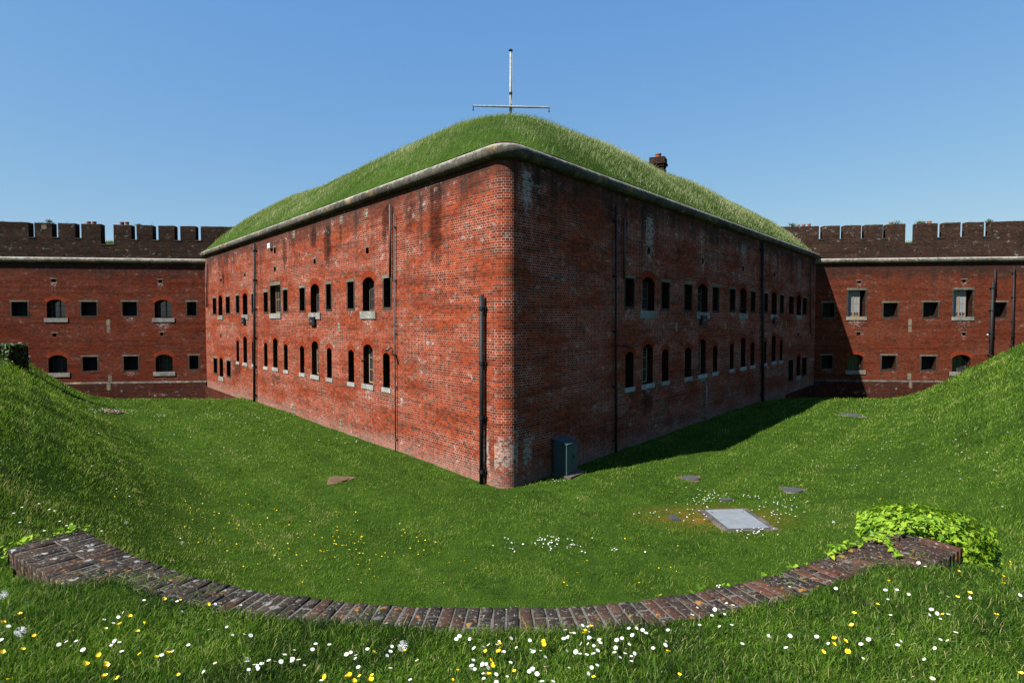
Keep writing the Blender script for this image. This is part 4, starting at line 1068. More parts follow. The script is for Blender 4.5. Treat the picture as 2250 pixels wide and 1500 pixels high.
# ------------------------------------------------------------------ weeds on the battlements
def wall_weeds():
    xs, ys, zs, hs = [], [], [], []
    for fr, zt, smx in ((FWL, lambda s: zTL + (zTL0 - zTL) * max(0, (s - 6) / (sT0 - 6)) * .6, 23), (FWR, lambda s: zTR + (zTR0 - zTR) * max(0, (s - 2) / (sTR - 2)), 23)):
        cr = crL if fr is FWL else crR
        for k in range(2600):
            s = rnd.uniform(-3, smx)
            if any(a - .02 < s < b + .02 for a, b, _ in cr): continue
            if noise.noise(Vector((s * .9, 3, 0))) < -.05: continue
            p = fr.p(s, zt(s), rnd.uniform(-.6, -.04)); xs.append(p.x); ys.append(p.y); zs.append(p.z - .03); hs.append(rnd.uniform(.04, .16) * (2.2 if rnd.random() < .05 else 1))
    n = len(xs); a = np.array
    blades('wall_top_weeds', a(xs), a(ys), a(zs), a(hs), np.full(n, .02), NR.uniform(.1, .8, n), M_BLADE2, lean=(.2, 0), curl=.8, segs=2, label='weeds and tufts growing along the battlement tops', cat='weeds')
wall_weeds()
def rampart_grass():
    xs, ys, zs = [], [], []
    for fr, zc in ((FWL, zcL), (FWR, zcR)):
        for k in range(9000):
            s = rnd.uniform(-3, 20); d = rnd.uniform(.7, 6); pr = [(.62, .9), (1.6, 1.25), (3.0, 1.7), (6.1, 1.75)]
            for i in range(3):
                if pr[i][0] <= d <= pr[i + 1][0]:
                    f = (d - pr[i][0]) / (pr[i + 1][0] - pr[i][0]); z = zc + pr[i][1] + f * (pr[i + 1][1] - pr[i][1])
            p = fr.p(s, z, -d); xs.append(p.x); ys.append(p.y); zs.append(p.z)
    n = len(xs); a = np.array
    blades('rampart_grass', a(xs), a(ys), a(zs), NR.uniform(.1, .25, n), np.full(n, .03), NR.uniform(.1, .7, n), M_BLADE2, curl=.8, segs=2, label='rough grass on the banks behind the battlements', cat='grass')
rampart_grass()

# ------------------------------------------------------------------ curved wall in the foreground
def coping_mat():
    m, t, b = newmat('old_coping_brick')
    a = N(t, 'ShaderNodeAttribute', attribute_name='tint').outputs['Fac']; ob = N(t, 'ShaderNodeNewGeometry').outputs['Position']
    sep = N(t, 'ShaderNodeSeparateXYZ'); L(t, ob, sep.inputs[0])
    side = ramp(t, math_(t, 'MULTIPLY', math_(t, 'ADD', sep.outputs[0], math_(t, 'MULTIPLY', a, 1.2)), .4), [(.25, 0), (1, .75)])
    dark = ramp(t, a, [(0, (.020, .017, .016)), (.5, (.034, .028, .025)), (.85, (.050, .035, .028)), (1, (.085, .04, .026))])
    redd = ramp(t, a, [(0, (.025, .017, .015)), (.4, (.055, .027, .02)), (.75, (.095, .038, .024)), (1, (.16, .052, .028))])
    c = mixc(t, side, dark, redd)
    n1 = noise_(t, ob, 9, 7, .72); n2 = noise_(t, ob, 45, 5, .7); n3 = noise_(t, mapping(t, ob, (1, 1, 1), (3, 7, 2)), 5.5, 8, .75)
    c = mixc(t, ramp(t, n2, [(.4, .5), (.62, 0)]), c, (.03, .025, .022))
    c = mixc(t, ramp(t, n1, [(.50, 0), (.62, .55)]), c, (.085, .064, .048))
    v = N(t, 'ShaderNodeTexVoronoi'); v.inputs['Scale'].default_value = 8.5; v.inputs['Randomness'].default_value = 1
    dd = N(t, 'ShaderNodeVectorMath', operation='ADD'); nn = N(t, 'ShaderNodeTexNoise'); nn.inputs['Scale'].default_value = 22; L(t, ob, nn.inputs['Vector'])
    sc_ = N(t, 'ShaderNodeVectorMath', operation='SCALE'); L(t, nn.outputs[1], sc_.inputs[0]); sc_.inputs['Scale'].default_value = .05
    L(t, ob, dd.inputs[0]); L(t, sc_.outputs[0], dd.inputs[1]); L(t, dd.outputs[0], v.inputs['Vector'])
    wh = ramp(t, v.outputs['Distance'], [(.23, 1), (.28, 0)])
    wsel = ramp(t, n3, [(.50, 0), (.56, 1)]); lft = ramp(t, math_(t, 'MULTIPLY', sep.outputs[0], -.35), [(.25, .25), (1, 1)])
    c = mixc(t, math_(t, 'MULTIPLY', math_(t, 'MULTIPLY', wh, wsel), lft), c, (.40, .40, .385))
    sm = ramp(t, noise_(t, ob, 38, 4, .8), [(.57, 0), (.63, .8)]); c = mixc(t, sm, c, (.26, .25, .22))
    orr = ramp(t, noise_(t, mapping(t, ob, (1, 1, 1), (13, 2, 5)), 11, 5, .7), [(.62, 0), (.67, .85)]); c = mixc(t, orr, c, (.36, .17, .04))
    L(t, c, b.inputs['Base Color']); b.inputs['Roughness'].default_value = .95; b.inputs['Specular IOR Level'].default_value = .05
    bump(t, math_(t, 'ADD', n1, math_(t, 'MULTIPLY', n2, .6)), .7, .006, b)
    return m
M_COPE = coping_mat()
M_MORT = plain('old_mortar', (.115, .105, .09), .95, var=.45, scale=30)
cw = empty('curved_retaining_wall'); tag(cw, 'low curved brick wall with lichened brick on edge coping in the foreground grass', 'wall')
# arc length parametrisation
SL = [0]
for i in range(1, len(CURV)): SL.append(SL[-1] + (CURV[i] - CURV[i - 1]).length)
def cpt(s):
    s = max(0, min(SL[-1], s)); i = min(len(SL) - 2, max(0, int(np.searchsorted(SL, s) - 1))); f = (s - SL[i]) / (SL[i + 1] - SL[i])
    p = CURV[i].lerp(CURV[i + 1], f)
    a = CURV[max(0, i - 3)]; b = CURV[min(len(CURV) - 1, i + 4)]; t = (b - a).normalized(); return p, Vector((t.y, -t.x))   # normal to camera side
V = []; Fc = []; T = []
def brick8(s0, s1, r0, r1, z0, z1, tint, jit):
    c = []; bz = len(V)
    q = [(s0, r0), (s1, r0), (s1, r1), (s0, r1)]
    dz = rnd.uniform(-jit, jit); tl_ = rnd.uniform(-.004, .004); e = .006
    for lvl in range(3):
        for k, (s_, r_) in enumerate(q):
            if lvl == 2: s_ += e if k in (0, 3) else -e; r_ += e if k in (0, 1) else -e
            p, n_ = cpt(s_); # taper: outer edge shorter because of curvature is automatic
            w_ = p + n_ * r_
            z_ = z0 if lvl == 0 else (z1 - e if lvl == 1 else z1)
            V.append((w_.x, w_.y, z_ + (dz + tl_ * (1 if k < 2 else -1) if lvl else 0))); T.append(tint)
    for lvl in range(2):
        for k in range(4):
            j = (k + 1) % 4; Fc.append((bz + lvl * 4 + k, bz + lvl * 4 + j, bz + (lvl + 1) * 4 + j, bz + (lvl + 1) * 4 + k)[::-1])
    Fc.append((bz + 8, bz + 9, bz + 10, bz + 11)[::-1])
s = 0; k = 0; br_w = .067; gap = .010
while s + br_w < SL[-1]:
    rows = [(0, .225), (.235, COPE_W)] if k % 2 else [(0, .112), (.122, .347), (.357, COPE_W)]
    if s < .9 or s > SL[-1] - .9: rows = [(0, .225), (.235, COPE_W)] if k % 3 else [(0, COPE_W)]
    for (r0, r1) in rows:
        brick8(s + rnd.uniform(0, .003), s + br_w + rnd.uniform(-.003, .002), r0 + rnd.uniform(-.006, .006), r1 + rnd.uniform(-.006, .006), COPE_Z - .115, COPE_Z, rnd.random(), .005)
    s += br_w + gap; k += 1
V_ = np.array(V); cop = mesh_np('coping', V_, [np.array(Fc)], M_COPE, np.array(T)); cop.parent = cw
# mortar bed and wall body below
def ribbon(r0, r1, z0, z1, name, mat, parent, e=0.0):
    mb = MB(); n = 60
    pp = [(cpt(SL[-1] * i / n), SL[-1] * i / n) for i in range(n + 1)]
    P = lambda c, r, z: (c[0].x + c[1].x * r, c[0].y + c[1].y * r, z)
    for i in range(n):
        (a, sa), (b, sb) = pp[i], pp[i + 1]
        mb.face([P(a, r1, z1), P(b, r1, z1), P(b, r0, z1), P(a, r0, z1)], [(sa, r1), (sb, r1), (sb, r0), (sa, r0)])
        mb.face([P(a, r1, z0), P(b, r1, z0), P(b, r1, z1), P(a, r1, z1)], [(sa, z0), (sb, z0), (sb, z1), (sa, z1)])
        mb.face([P(b, r0, z0), P(a, r0, z0), P(a, r0, z1), P(b, r0, z1)], [(sb, z0), (sa, z0), (sa, z1), (sb, z1)])
    for (c, s_), fl in ((pp[0], 0), (pp[-1], 1)):
        q = [P(c, r0, z0), P(c, r1, z0), P(c, r1, z1), P(c, r0, z1)]; u = [(r0, z0), (r1, z0), (r1, z1), (r0, z1)]
        mb.face(q[::-1] if fl else q, u[::-1] if fl else u)
    return mb.build(name, mat, parent)
ribbon(.006, COPE_W - .006, COPE_Z - .125, COPE_Z - .008, 'mortar_bed', M_MORT, cw)
ribbon(.03, COPE_W - .03, COPE_Z - 2.6, COPE_Z - .125, 'wall', M_PAR2, cw)

# ------------------------------------------------------------------ ivy
def leaf_mat(name, cols):
    m = blade_mat(name, cols); b = m.node_tree.nodes['Principled BSDF']; b.inputs['Roughness'].default_value = .38; return m
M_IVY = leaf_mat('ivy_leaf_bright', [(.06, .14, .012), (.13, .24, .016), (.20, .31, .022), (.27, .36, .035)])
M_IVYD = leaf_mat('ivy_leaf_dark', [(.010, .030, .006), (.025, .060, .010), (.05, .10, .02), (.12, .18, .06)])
LEAF = [(0, 0), (.28, -.12), (.50, .10), (.34, .34), (.26, .66), (0, 1.0), (-.26, .66), (-.34, .34), (-.50, .10), (-.28, -.12)]
def leaves(name, pts, size, mat, label, cat='ivy', kind=None, parent=None, stems=None):
    Vv = []; F1 = []; Tt = []
    for (p, nrm) in pts:
        nrm = (Vector(nrm) + Vector((rnd.gauss(0, .35), rnd.gauss(0, .35), rnd.gauss(0, .35)))).normalized()
        t_ = nrm.orthogonal().normalized(); b_ = nrm.cross(t_); a = rnd.uniform(0, 2 * math.pi)
        u = t_ * math.cos(a) + b_ * math.sin(a); v = nrm.cross(u); s_ = size * rnd.uniform(.55, 1.25); tt_ = rnd.random()
        b0 = len(Vv); Vv.append(Vector(p) + v * s_ * .35 - nrm * s_ * .05); Tt.append(tt_)
        for (lx, ly) in LEAF: Vv.append(Vector(p) + u * lx * s_ + v * ly * s_ + nrm * s_ * (.12 * abs(lx) * 2 - .12 * ly * ly)); Tt.append(tt_)
        for k in range(len(LEAF)): F1.append((b0, b0 + 1 + k, b0 + 1 + (k + 1) % len(LEAF)))
    o = mesh_np(name, np.array([tuple(v) for v in Vv]), [np.array(F1)], mat, np.array(Tt))
    if parent: o.parent = parent
    if label: tag(o, label, cat)
    if kind: o['kind'] = kind
    return o
def stem_tubes(paths, rad, parent, mat):
    mb = MB()
    for p in paths: mb.tube(p, rad, 5)
    return mb.build('stem', mat, parent)
M_STEM = plain('ivy_stem', (.10, .07, .04), .9)
# big bright clump over the right end of the curved wall
pts = []
pe, ne = cpt(SL[-1])
te = Vector((-ne.y, ne.x))
for k in range(4200):
    a = rnd.uniform(-.25, .75) ; b = rnd.uniform(-.32, .62)
    # dome over the wall end, drooping over the outer face
    c = pe + te * (a + .06) + ne * b
    ra = (a - .20) / .50; rb = (b - .14) / .50; q = ra * ra + rb * rb
    if q > 1: continue
    hgt = .09 * math.sqrt(max(0, 1 - q)) 
    zz = COPE_Z + hgt - (.22 * max(0, b - .36) / .25 if b > .36 else 0) + rnd.uniform(-.04, .03)
    on_top = a < -.02
    if a < .02 and b > .06 + .10 * rnd.random(): continue
    if rnd.random() < .6: zz = rnd.uniform(COPE_Z - .12, zz)
    nrm = Vector((te.x * ra + ne.x * rb, te.y * ra + ne.y * rb, 1.1)).normalized(); pts.append(((c.x, c.y, zz), nrm))
for k in range(900):   # hanging skirt towards the viewer's right
    a = rnd.uniform(.0, .62); th = rnd.uniform(0, 1); c = pe + te * a + ne * (.50 + .07 * math.sin(6 * a) + rnd.uniform(-.02, .05)); zz = COPE_Z + .06 - .36 * th
    pts.append(((c.x, c.y, zz), Vector((ne.x, ne.y, .35))))
for k in range(90):    # tendrils creeping along the ditch edge
    s_ = SL[-1] - rnd.uniform(.1, 1.05); p, n_ = cpt(s_); r_ = rnd.uniform(-.06, .05) + .06 * (s_ > SL[-1] - .5); pts.append(((p.x + n_.x * r_, p.y + n_.y * r_, COPE_Z + rnd.uniform(.005, .04)), Vector((0, 0, 1))))
for k in range(26):
    s_ = SL[-1] - .35 - k * .012; p, n_ = cpt(s_); r_ = .10 + k * .008 + rnd.uniform(-.02, .02); pts.append(((p.x + n_.x * r_, p.y + n_.y * r_, COPE_Z + .02), Vector((0, 0, 1))))
for k in range(12):
    s_ = SL[-1] - rnd.uniform(1.2, 2.6); p, n_ = cpt(s_); pts.append(((p.x, p.y, COPE_Z + .01), Vector((0, 0, 1))))
ivr = empty('ivy_bush', (0, 0, 0)); tag(ivr, 'bright yellow green ivy heaped over the right end of the curved wall', 'ivy')
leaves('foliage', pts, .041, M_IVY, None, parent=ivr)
stem_tubes([[tuple(Vector((*(pe + te * a), COPE_Z + .02))), tuple(Vector((*(pe + te * (a - .25) + ne * .15), COPE_Z + .03))), tuple(Vector((*(pe + te * (a - .5) + ne * .05), COPE_Z + .01)))] for a in (.0, .1, .25)], .006, ivr, M_STEM)
# sparse ivy along the left end
pts = []
pe0, ne0 = cpt(0); te0 = Vector((ne0.y, -ne0.x))
for k in range(190):
    r_ = rnd.uniform(-.06, COPE_W + .25); c = pe0 - Vector((-ne0.y, ne0.x)) * rnd.uniform(.0, .09) + ne0 * r_
    pts.append(((c.x, c.y, COPE_Z + rnd.uniform(-.10, .03)), Vector((0, 0, 1))))
ivl = empty('ivy_trail', (0, 0, 0)); tag(ivl, 'thin trail of ivy leaves along the left end of the curved wall', 'ivy')
leaves('foliage', pts, .045, M_IVY, None, parent=ivl)
stem_tubes([[(pe0.x, pe0.y, COPE_Z), (pe0.x + ne0.x * .25, pe0.y + ne0.y * .25, COPE_Z + .015), (pe0.x + ne0.x * .6, pe0.y + ne0.y * .6, COPE_Z - .03)]], .006, ivl, M_STEM)
# ivy covered pier in front of the left range
fp = FWL.hit(20, 780); pz = FWL.p(fp[0], 0, 4.0)
pcx = ORG + ray(22, 790) * (30 / F_PX)
pier = empty('ivy_pier', (pcx.x, pcx.y, 1.0)); tag(pier, 'brick pier smothered in dark ivy at the far left', 'pier')
top_z = (ORG + ray(22, 757) * (30 / F_PX)).z
mb = MB(); bx(mb, -1.1, .52, -.5, .5, -2, top_z - 1.0 - .06); mb.build('pier_wall', M_PAR, pier)
pts = []
for k in range(1700):
    f = rnd.random()
    zz = rnd.uniform(.2, top_z - 1.0)
    if f < .6: pts.append(((rnd.uniform(-1.1, .5), -.55 + rnd.uniform(-.08, .03), zz), (0, -1, .5)))
    elif f < .8: pts.append(((rnd.uniform(-1.1, .5), rnd.uniform(-.5, .4), top_z - 1.0 + rnd.uniform(-.08, .05)), (0, -.3, 1)))
    else: pts.append(((.55 + rnd.uniform(-.03, .06), rnd.uniform(-.5, .4), zz), (1, 0, .4)))
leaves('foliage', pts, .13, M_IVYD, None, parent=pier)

# ------------------------------------------------------------------ flagpole, chimney, pots
ZF = 26.5
def atz(px, py, Y):
    r = ray(px, py); return ORG + r * (Y / r.y)
ft = atz(1122, 112, ZF); fb = Vector((ft.x, ft.y, float(mound_z(np.array([ft.x]), np.array([ft.y]))[0]) - .2))
fp_ = empty('flagpole', fb); tag(fp_, 'bare white flagpole with horizontal yard on top of the grass mound', 'flagpole')
Hh = ft.z - fb.z
mb = MB(); mb.tube([(0, 0, 0), (0, 0, Hh * .35), (0, 0, Hh)], [.062, .058, .040], 14); mb.build('mast', M_POLE, fp_, smooth=True)
mb = MB(); mb.tube([(0, 0, Hh - .0), (0, 0, Hh + .03), (0, 0, Hh + .07)], [.09, .09, .04], 14); mb.build('truck', M_BLK, fp_)
yl = atz(1040, 234.5, ZF); yr = atz(1206, 238, ZF)
mb = MB(); mb.tube([tuple(yl - fb + Vector((0, -.09, 0))), tuple((yl + yr) / 2 - fb + Vector((0, -.09, 0))), tuple(yr - fb + Vector((0, -.09, 0)))], [.035, .05, .035], 10); yd = mb.build('yard', M_POLE, fp_)
for e_ in (yl, yr):
    mb = MB(); q = e_ - fb + Vector((0, -.09, 0)); mb.tube([tuple(q + Vector((0, 0, .03))), tuple(q + Vector((0, 0, -.12)))], .02, 8); mb.tube([tuple(q + Vector((0, 0, -.14))), tuple(q + Vector((0, 0, -.2)))], .03, 8); mb.build('block', M_BLK, yd)
mb = MB(); mb.tube([(.08, -.03, Hh - .05), (.10, -.03, Hh * .5), (.11, -.02, .5)], .008, 5); mb.tube([(-.05, .02, Hh * .55), (.03, -.05, Hh * .3), (.03, -.06, .8)], .02, 6); mb.build('halyard', M_POLE, fp_)
mb = MB(); mb.tube([(0, 0, Hh * .40), (0, 0, Hh * .43)], .075, 12); mb.build('band', M_BLK, fp_)

def stack(px0, px1, pytop, Y, name, label):
    a = atz(px0, pytop, Y); b = atz(px1, pytop, Y); W = (b.x - a.x); c = (a + b) / 2
    zb = float(mound_z(np.array([c.x]), np.array([c.y + .3]))[0]) - .4
    r = empty(name, (c.x, c.y + W / 2, zb), math.radians(-24)); tag(r, label, 'chimney'); H = c.z - zb; w_ = W / 2 * .72
    fr = Frame((0, 0), (1, 0), (0, -1))
    mb = MB(); mb.fbox(fr, -w_, w_, -w_, w_, 0, H - .62)  # shaft; mb.fbox(fr, -w_ - .04, w_ + .04, -w_ - .04, w_ + .04, H - .62, H - .53)
    mb.fbox(fr, -w_, w_, -w_, w_, H - .53, H - .40); mb.fbox(fr, -w_ - .07, w_ + .07, -w_ - .07, w_ + .07, H - .40, H - .28); mb.fbox(fr, -w_ - .03, w_ + .03, -w_ - .03, w_ + .03, H - .28, H - .02)
    mb.build('brick_stack', M_PAR, r)
    mb = MB(); mb.tube([(0, 0, H - .03), (0, 0, H + .17), (0, 0, H + .175), (0, 0, H + .24)], [.15, .15, .18, .17], 16); mb.build('chimney_pot', M_POT, r)
stack(1430, 1473, 342, 33.5, 'chimney', 'squat brick chimney with one red pot rising from the grass mound')
POTN = 0
def pot(fr, px, py, label, wpx=9):
    d_ = 2.2; f2 = Frame((fr.p(0, 0, -d_).x, fr.p(0, 0, -d_).y), (fr.a.x, fr.a.y), (fr.n.x, fr.n.y))
    s_, z_ = f2.hit(px, py); p = f2.p(s_, 0); r = empty('chimney_pot', (p.x, p.y, z_ - 1.0)); tag(r, label, 'chimney pot', 'red chimney pots showing above the battlements')
    R = wpx / 2 / F_PX * p.y
    mb = MB(); mb.tube([(0, 0, 0), (0, 0, .9), (0, 0, .91), (0, 0, 1.0)], [R * .9, R * .85, R, R], 14, cap=False); mb.tube([(0, 0, .98), (0, 0, .2)], R * .7, 12, cap=False)
    mb.build('pot_body', M_POT, r)
    mb = MB(); bx(mb, -R * 1.4, R * 1.4, -R * 1.4, R * 1.4, -1.5, .25); mb.build('stack_top', M_PAR, r)
xs = []; ys = []; zs = []; hs = []
for (px_, py_, sp_2, cnt_) in ((290, 1275, .10, 240), (385, 1272, .06, 120), (205, 1262, .05, 60), (330, 1290, .10, 160), (800, 1350, .05, 60), (450, 1305, .06, 60), (1850, 1225, .12, 90), (1720, 1275, .10, 60), (2010, 1225, .08, 60)):
    r_ = ray(px_, py_); q_ = ORG + r_ * ((COPE_Z - EYE) / r_.z)
    for _ in range(cnt_): xs.append(q_.x + rnd.gauss(0, sp_2)); ys.append(q_.y + rnd.gauss(0, sp_2 * .7)); zs.append(COPE_Z - .012); hs.append(rnd.uniform(.015, .06))
blades('coping_weeds', np.array(xs), np.array(ys), np.array(zs), np.array(hs), np.full(len(xs), .0032), NR.uniform(.1, .8, len(xs)), M_BLADE, curl=1.3, segs=3, label='grass tufts rooted in the joints of the curved coping', cat='weeds')
pot(FWL, 195, 487, 'left pot of the pair left of the wide embrasure, left battlements')
pot(FWL, 207, 487, 'right pot of the pair left of the wide embrasure, left battlements')
pot(FWL, 268, 488, 'left pot of the pair right of the wide embrasure, left battlements')
pot(FWL, 279, 488, 'right pot of the pair right of the wide embrasure, left battlements')
pot(FWR, 1766, 493, 'middle of three chimney pots nearest the grass mound, right battlements', 7)
pot(FWR, 1754, 494, 'leftmost chimney pot beside the grass mound, right battlements', 7)
pot(FWR, 1778, 492, 'third chimney pot from the grass mound, right battlements', 7)
pot(FWR, 1958, 489, 'lone chimney pot beside the leafy sprig on the right battlements', 8)
pot(FWR, 2029, 487, 'low chimney pot just right of the wide embrasure, right battlements', 8)
pot(FWR, 2042, 486, 'taller chimney pot right of the wide embrasure, right battlements', 9)

# sprigs on the parapet
def shrub(fr, px, py, w_, h_, label):
    f2 = Frame((fr.p(0, 0, -.3).x, fr.p(0, 0, -.3).y), (fr.a.x, fr.a.y), (fr.n.x, fr.n.y)); s_, z_ = f2.hit(px, py); p = f2.p(s_, z_)
    r = empty('wall_plant', p); tag(r, label, 'plant', 'self-sown plants on the battlement tops')
    pts = [((rnd.gauss(0, w_ * .35), rnd.gauss(0, .12), abs(rnd.gauss(0, 1)) * h_ * .45), (rnd.gauss(0, 1), -1, 1)) for _ in range(150)]
    leaves('foliage', pts, .07, M_IVYD, None, parent=r)
    stem_tubes([[(0, 0, -.1), (x_ * w_ * .4, 0, h_ * .8)] for x_ in (-1, -.3, .4, 1)], .008, r, M_STEM)
shrub(FWR, 1968, 494, .55, .30, 'bushy sprig on the merlon left of the wide embrasure, right battlements')
shrub(FWR, 2022, 491, .4, .18, 'low tuft on the merlon right of the wide embrasure, right battlements')
shrub(FWR, 1741, 497, .4, .25, 'spiky tuft where the right battlements meet the grass mound')
shrub(FWR, 2173, 488, .3, .2, 'small tuft on the long merlon at the far right')
shrub(FWL, 108, 488, .25, .18, 'tiny sprig on the second merlon of the left battlements')
shrub(FWL, 305, 496, .25, .14, 'sprig on the merlon right of the wide embrasure, left battlements')

# ------------------------------------------------------------------ green cabinet by the right face
_f = Frame((FR.p(0, 0, .34).x, FR.p(0, 0, .34).y), (FR.a.x, FR.a.y), (FR.n.x, FR.n.y)); cs, _ = _f.hit(1243, 1000)
cb = _f.p(cs, 0, 0); cabi = empty('utility_cabinet', (cb.x, cb.y, 0), math.atan2(FR.a.y, FR.a.x)); tag(cabi, 'dark green metal cabinet with sloping lid against the shaded brick face', 'cabinet')
cw_, cd_, ch_ = .31, .24, .98
fr = Frame((0, 0), (1, 0), (0, -1))
mb = MB(); mb.fbox(fr, -cw_, cw_, -cd_, cd_, .04, ch_); body = mb.build('body', M_GRNCAB, cabi)
mb = MB(); lid = [(-cw_ - .04, -.30, ch_), (cw_ + .04, -.30, ch_), (cw_ + .04, .30, ch_ + .12), (-cw_ - .04, .30, ch_ + .12)]
mb.face([(a, b, c + .03) for a, b, c in lid]); mb.face([(a, b, c) for a, b, c in lid][::-1])
for i in range(4): j = (i + 1) % 4; mb.face([lid[i], lid[j], (lid[j][0], lid[j][1], lid[j][2] + .03), (lid[i][0], lid[i][1], lid[i][2] + .03)])
mb.face([(-cw_, -cd_, ch_), (-cw_, cd_, ch_), (-cw_, cd_, ch_ + .11)][::-1]); mb.face([(cw_, -cd_, ch_), (cw_, cd_, ch_), (cw_, cd_, ch_ + .11)])
mb.build('lid', M_GRNCAB, cabi)
mb = MB(); mb.fbox(fr, -cw_ + .03, -.004, cd_, cd_ + .012, .10, ch_ - .05); mb.fbox(fr, .004, cw_ - .03, cd_, cd_ + .012, .10, ch_ - .05); dr = mb.build('door', M_GRNCAB, cabi)
mb = MB(); mb.fbox(fr, .03, .05, cd_ + .012, cd_ + .03, .5, .62); mb.build('handle', M_BLK, dr)
mb = MB(); mb.fbox(fr, -cw_ - .08, cw_ + .22, -cd_, cd_ + .2, -.1, .04); mb.build('base_slab', M_CONC, cabi)

# wall boxes, lights and cameras
def wallbox(fr, cfg, it, name, label, cat, mat, depth=.12, group=None):
    o = conv(fr, *cfg, it, 'x'); cx_ = (o['s0'] + o['s1']) / 2; w2 = (o['s1'] - o['s0']) / 2; h2 = (o['z1'] - o['z0']) / 2
    p = fr.p(cx_, (o['z0'] + o['z1']) / 2, 0); r = empty(name, p, math.atan2(fr.a.y, fr.a.x)); tag(r, label, cat, group)
    lf = Frame((0, 0), (1, 0), (0, -1)); 
    if fr.flip: lf = Frame((0, 0), (1, 0), (0, 1))
    mb = MB(); mb.fbox(lf, -w2, w2, -.0, depth, -h2, h2); mb.build('housing', mat, r)
    mb = MB(); mb.fbox(lf, -w2 * .8, w2 * .8, depth, depth + .012, -h2 * .8, h2 * .8); f_ = mb.build('front_plate', mat, r)
    mb = MB(); mb.fbox(lf, -w2 * .2, w2 * .2, depth + .012, depth + .03, -h2 * .15, h2 * .15); mb.build('knob', M_PIPEG, f_)
    return r
wallbox(FL, A, (735, 767, 828, 884), 'wall_lamp', 'black box lamp under second arched window from the corner, sunlit face', 'wall lamp', M_BLK, group='black lamps below window sills')
wallbox(FL, A, (284, 303, 833, 874), 'wall_lamp', 'black box lamp under a sill left of the tall drainpipe, sunlit face', 'wall lamp', M_BLK, group='black lamps below window sills')
wallbox(FR, B, (742, 777, 853, 915), 'wall_lamp', 'black box lamp under second arched window from the corner, shaded face', 'wall lamp', M_BLK, group='black lamps below window sills')
wallbox(FR, B, (1240, 1262, 865, 908), 'wall_lamp', 'black box lamp under a sill right of the thick drainpipe, shaded face', 'wall lamp', M_BLK, group='black lamps below window sills')
wallbox(FL, A, (461, 479, 345, 378), 'bulkhead_light', 'small white light box high on the sunlit face below the cornice', 'wall light', M_WHITEP, .16)
def cctv(fr, px, py, label, mat, side=-1, sc=.8):
    s_, z_ = fr.hit(px, py); p = fr.p(s_, z_, .22); r = empty('security_camera', p, math.atan2(fr.a.y, fr.a.x)); tag(r, label, 'security camera', 'security cameras on the pipes'); r.scale = (sc, sc, sc)
    n_ = -1 if not fr.flip else 1
    mb = MB(); mb.tube([(-side * .30, 0, .02), (0, 0, .0), (side * .08, n_ * .12, -.03)], [.02, .02, .02], 8); mb.tube([(-side * .30, -n_ * .25, .02), (-side * .30, 0, .02)], .025, 8); mb.build('arm', M_BLK, r)
    mb = MB(); mb.tube([(side * .02, n_ * .05, .03), (side * .22, n_ * .30, -.05)], .06, 12); h_ = mb.build('camera_housing', mat, r)
    mb = MB(); mb.tube([(side * .22, n_ * .30, -.05), (side * .235, n_ * .32, -.056)], .045, 12); mb.build('lens', M_BLK, h_)
cctv(FWR, 2166, 735, 'white security camera on the thick leaning pipe of the right range', M_WHITEP)
cctv(FWR, 2215, 730, 'black security camera on the thin pipe at the far right of the right range', M_BLK)
cctv(FR, 1355, 760, 'dark security camera by the nearest pipe on the shaded face', M_BLK, 1)
cctv(FL, 869, 766, 'security camera by the thin conduit on the sunlit face', M_PIPEG)
cctv(FL, 813, 791, 'camera poking from the nearest tall lower window, sunlit face', M_BLK, sc=.55)

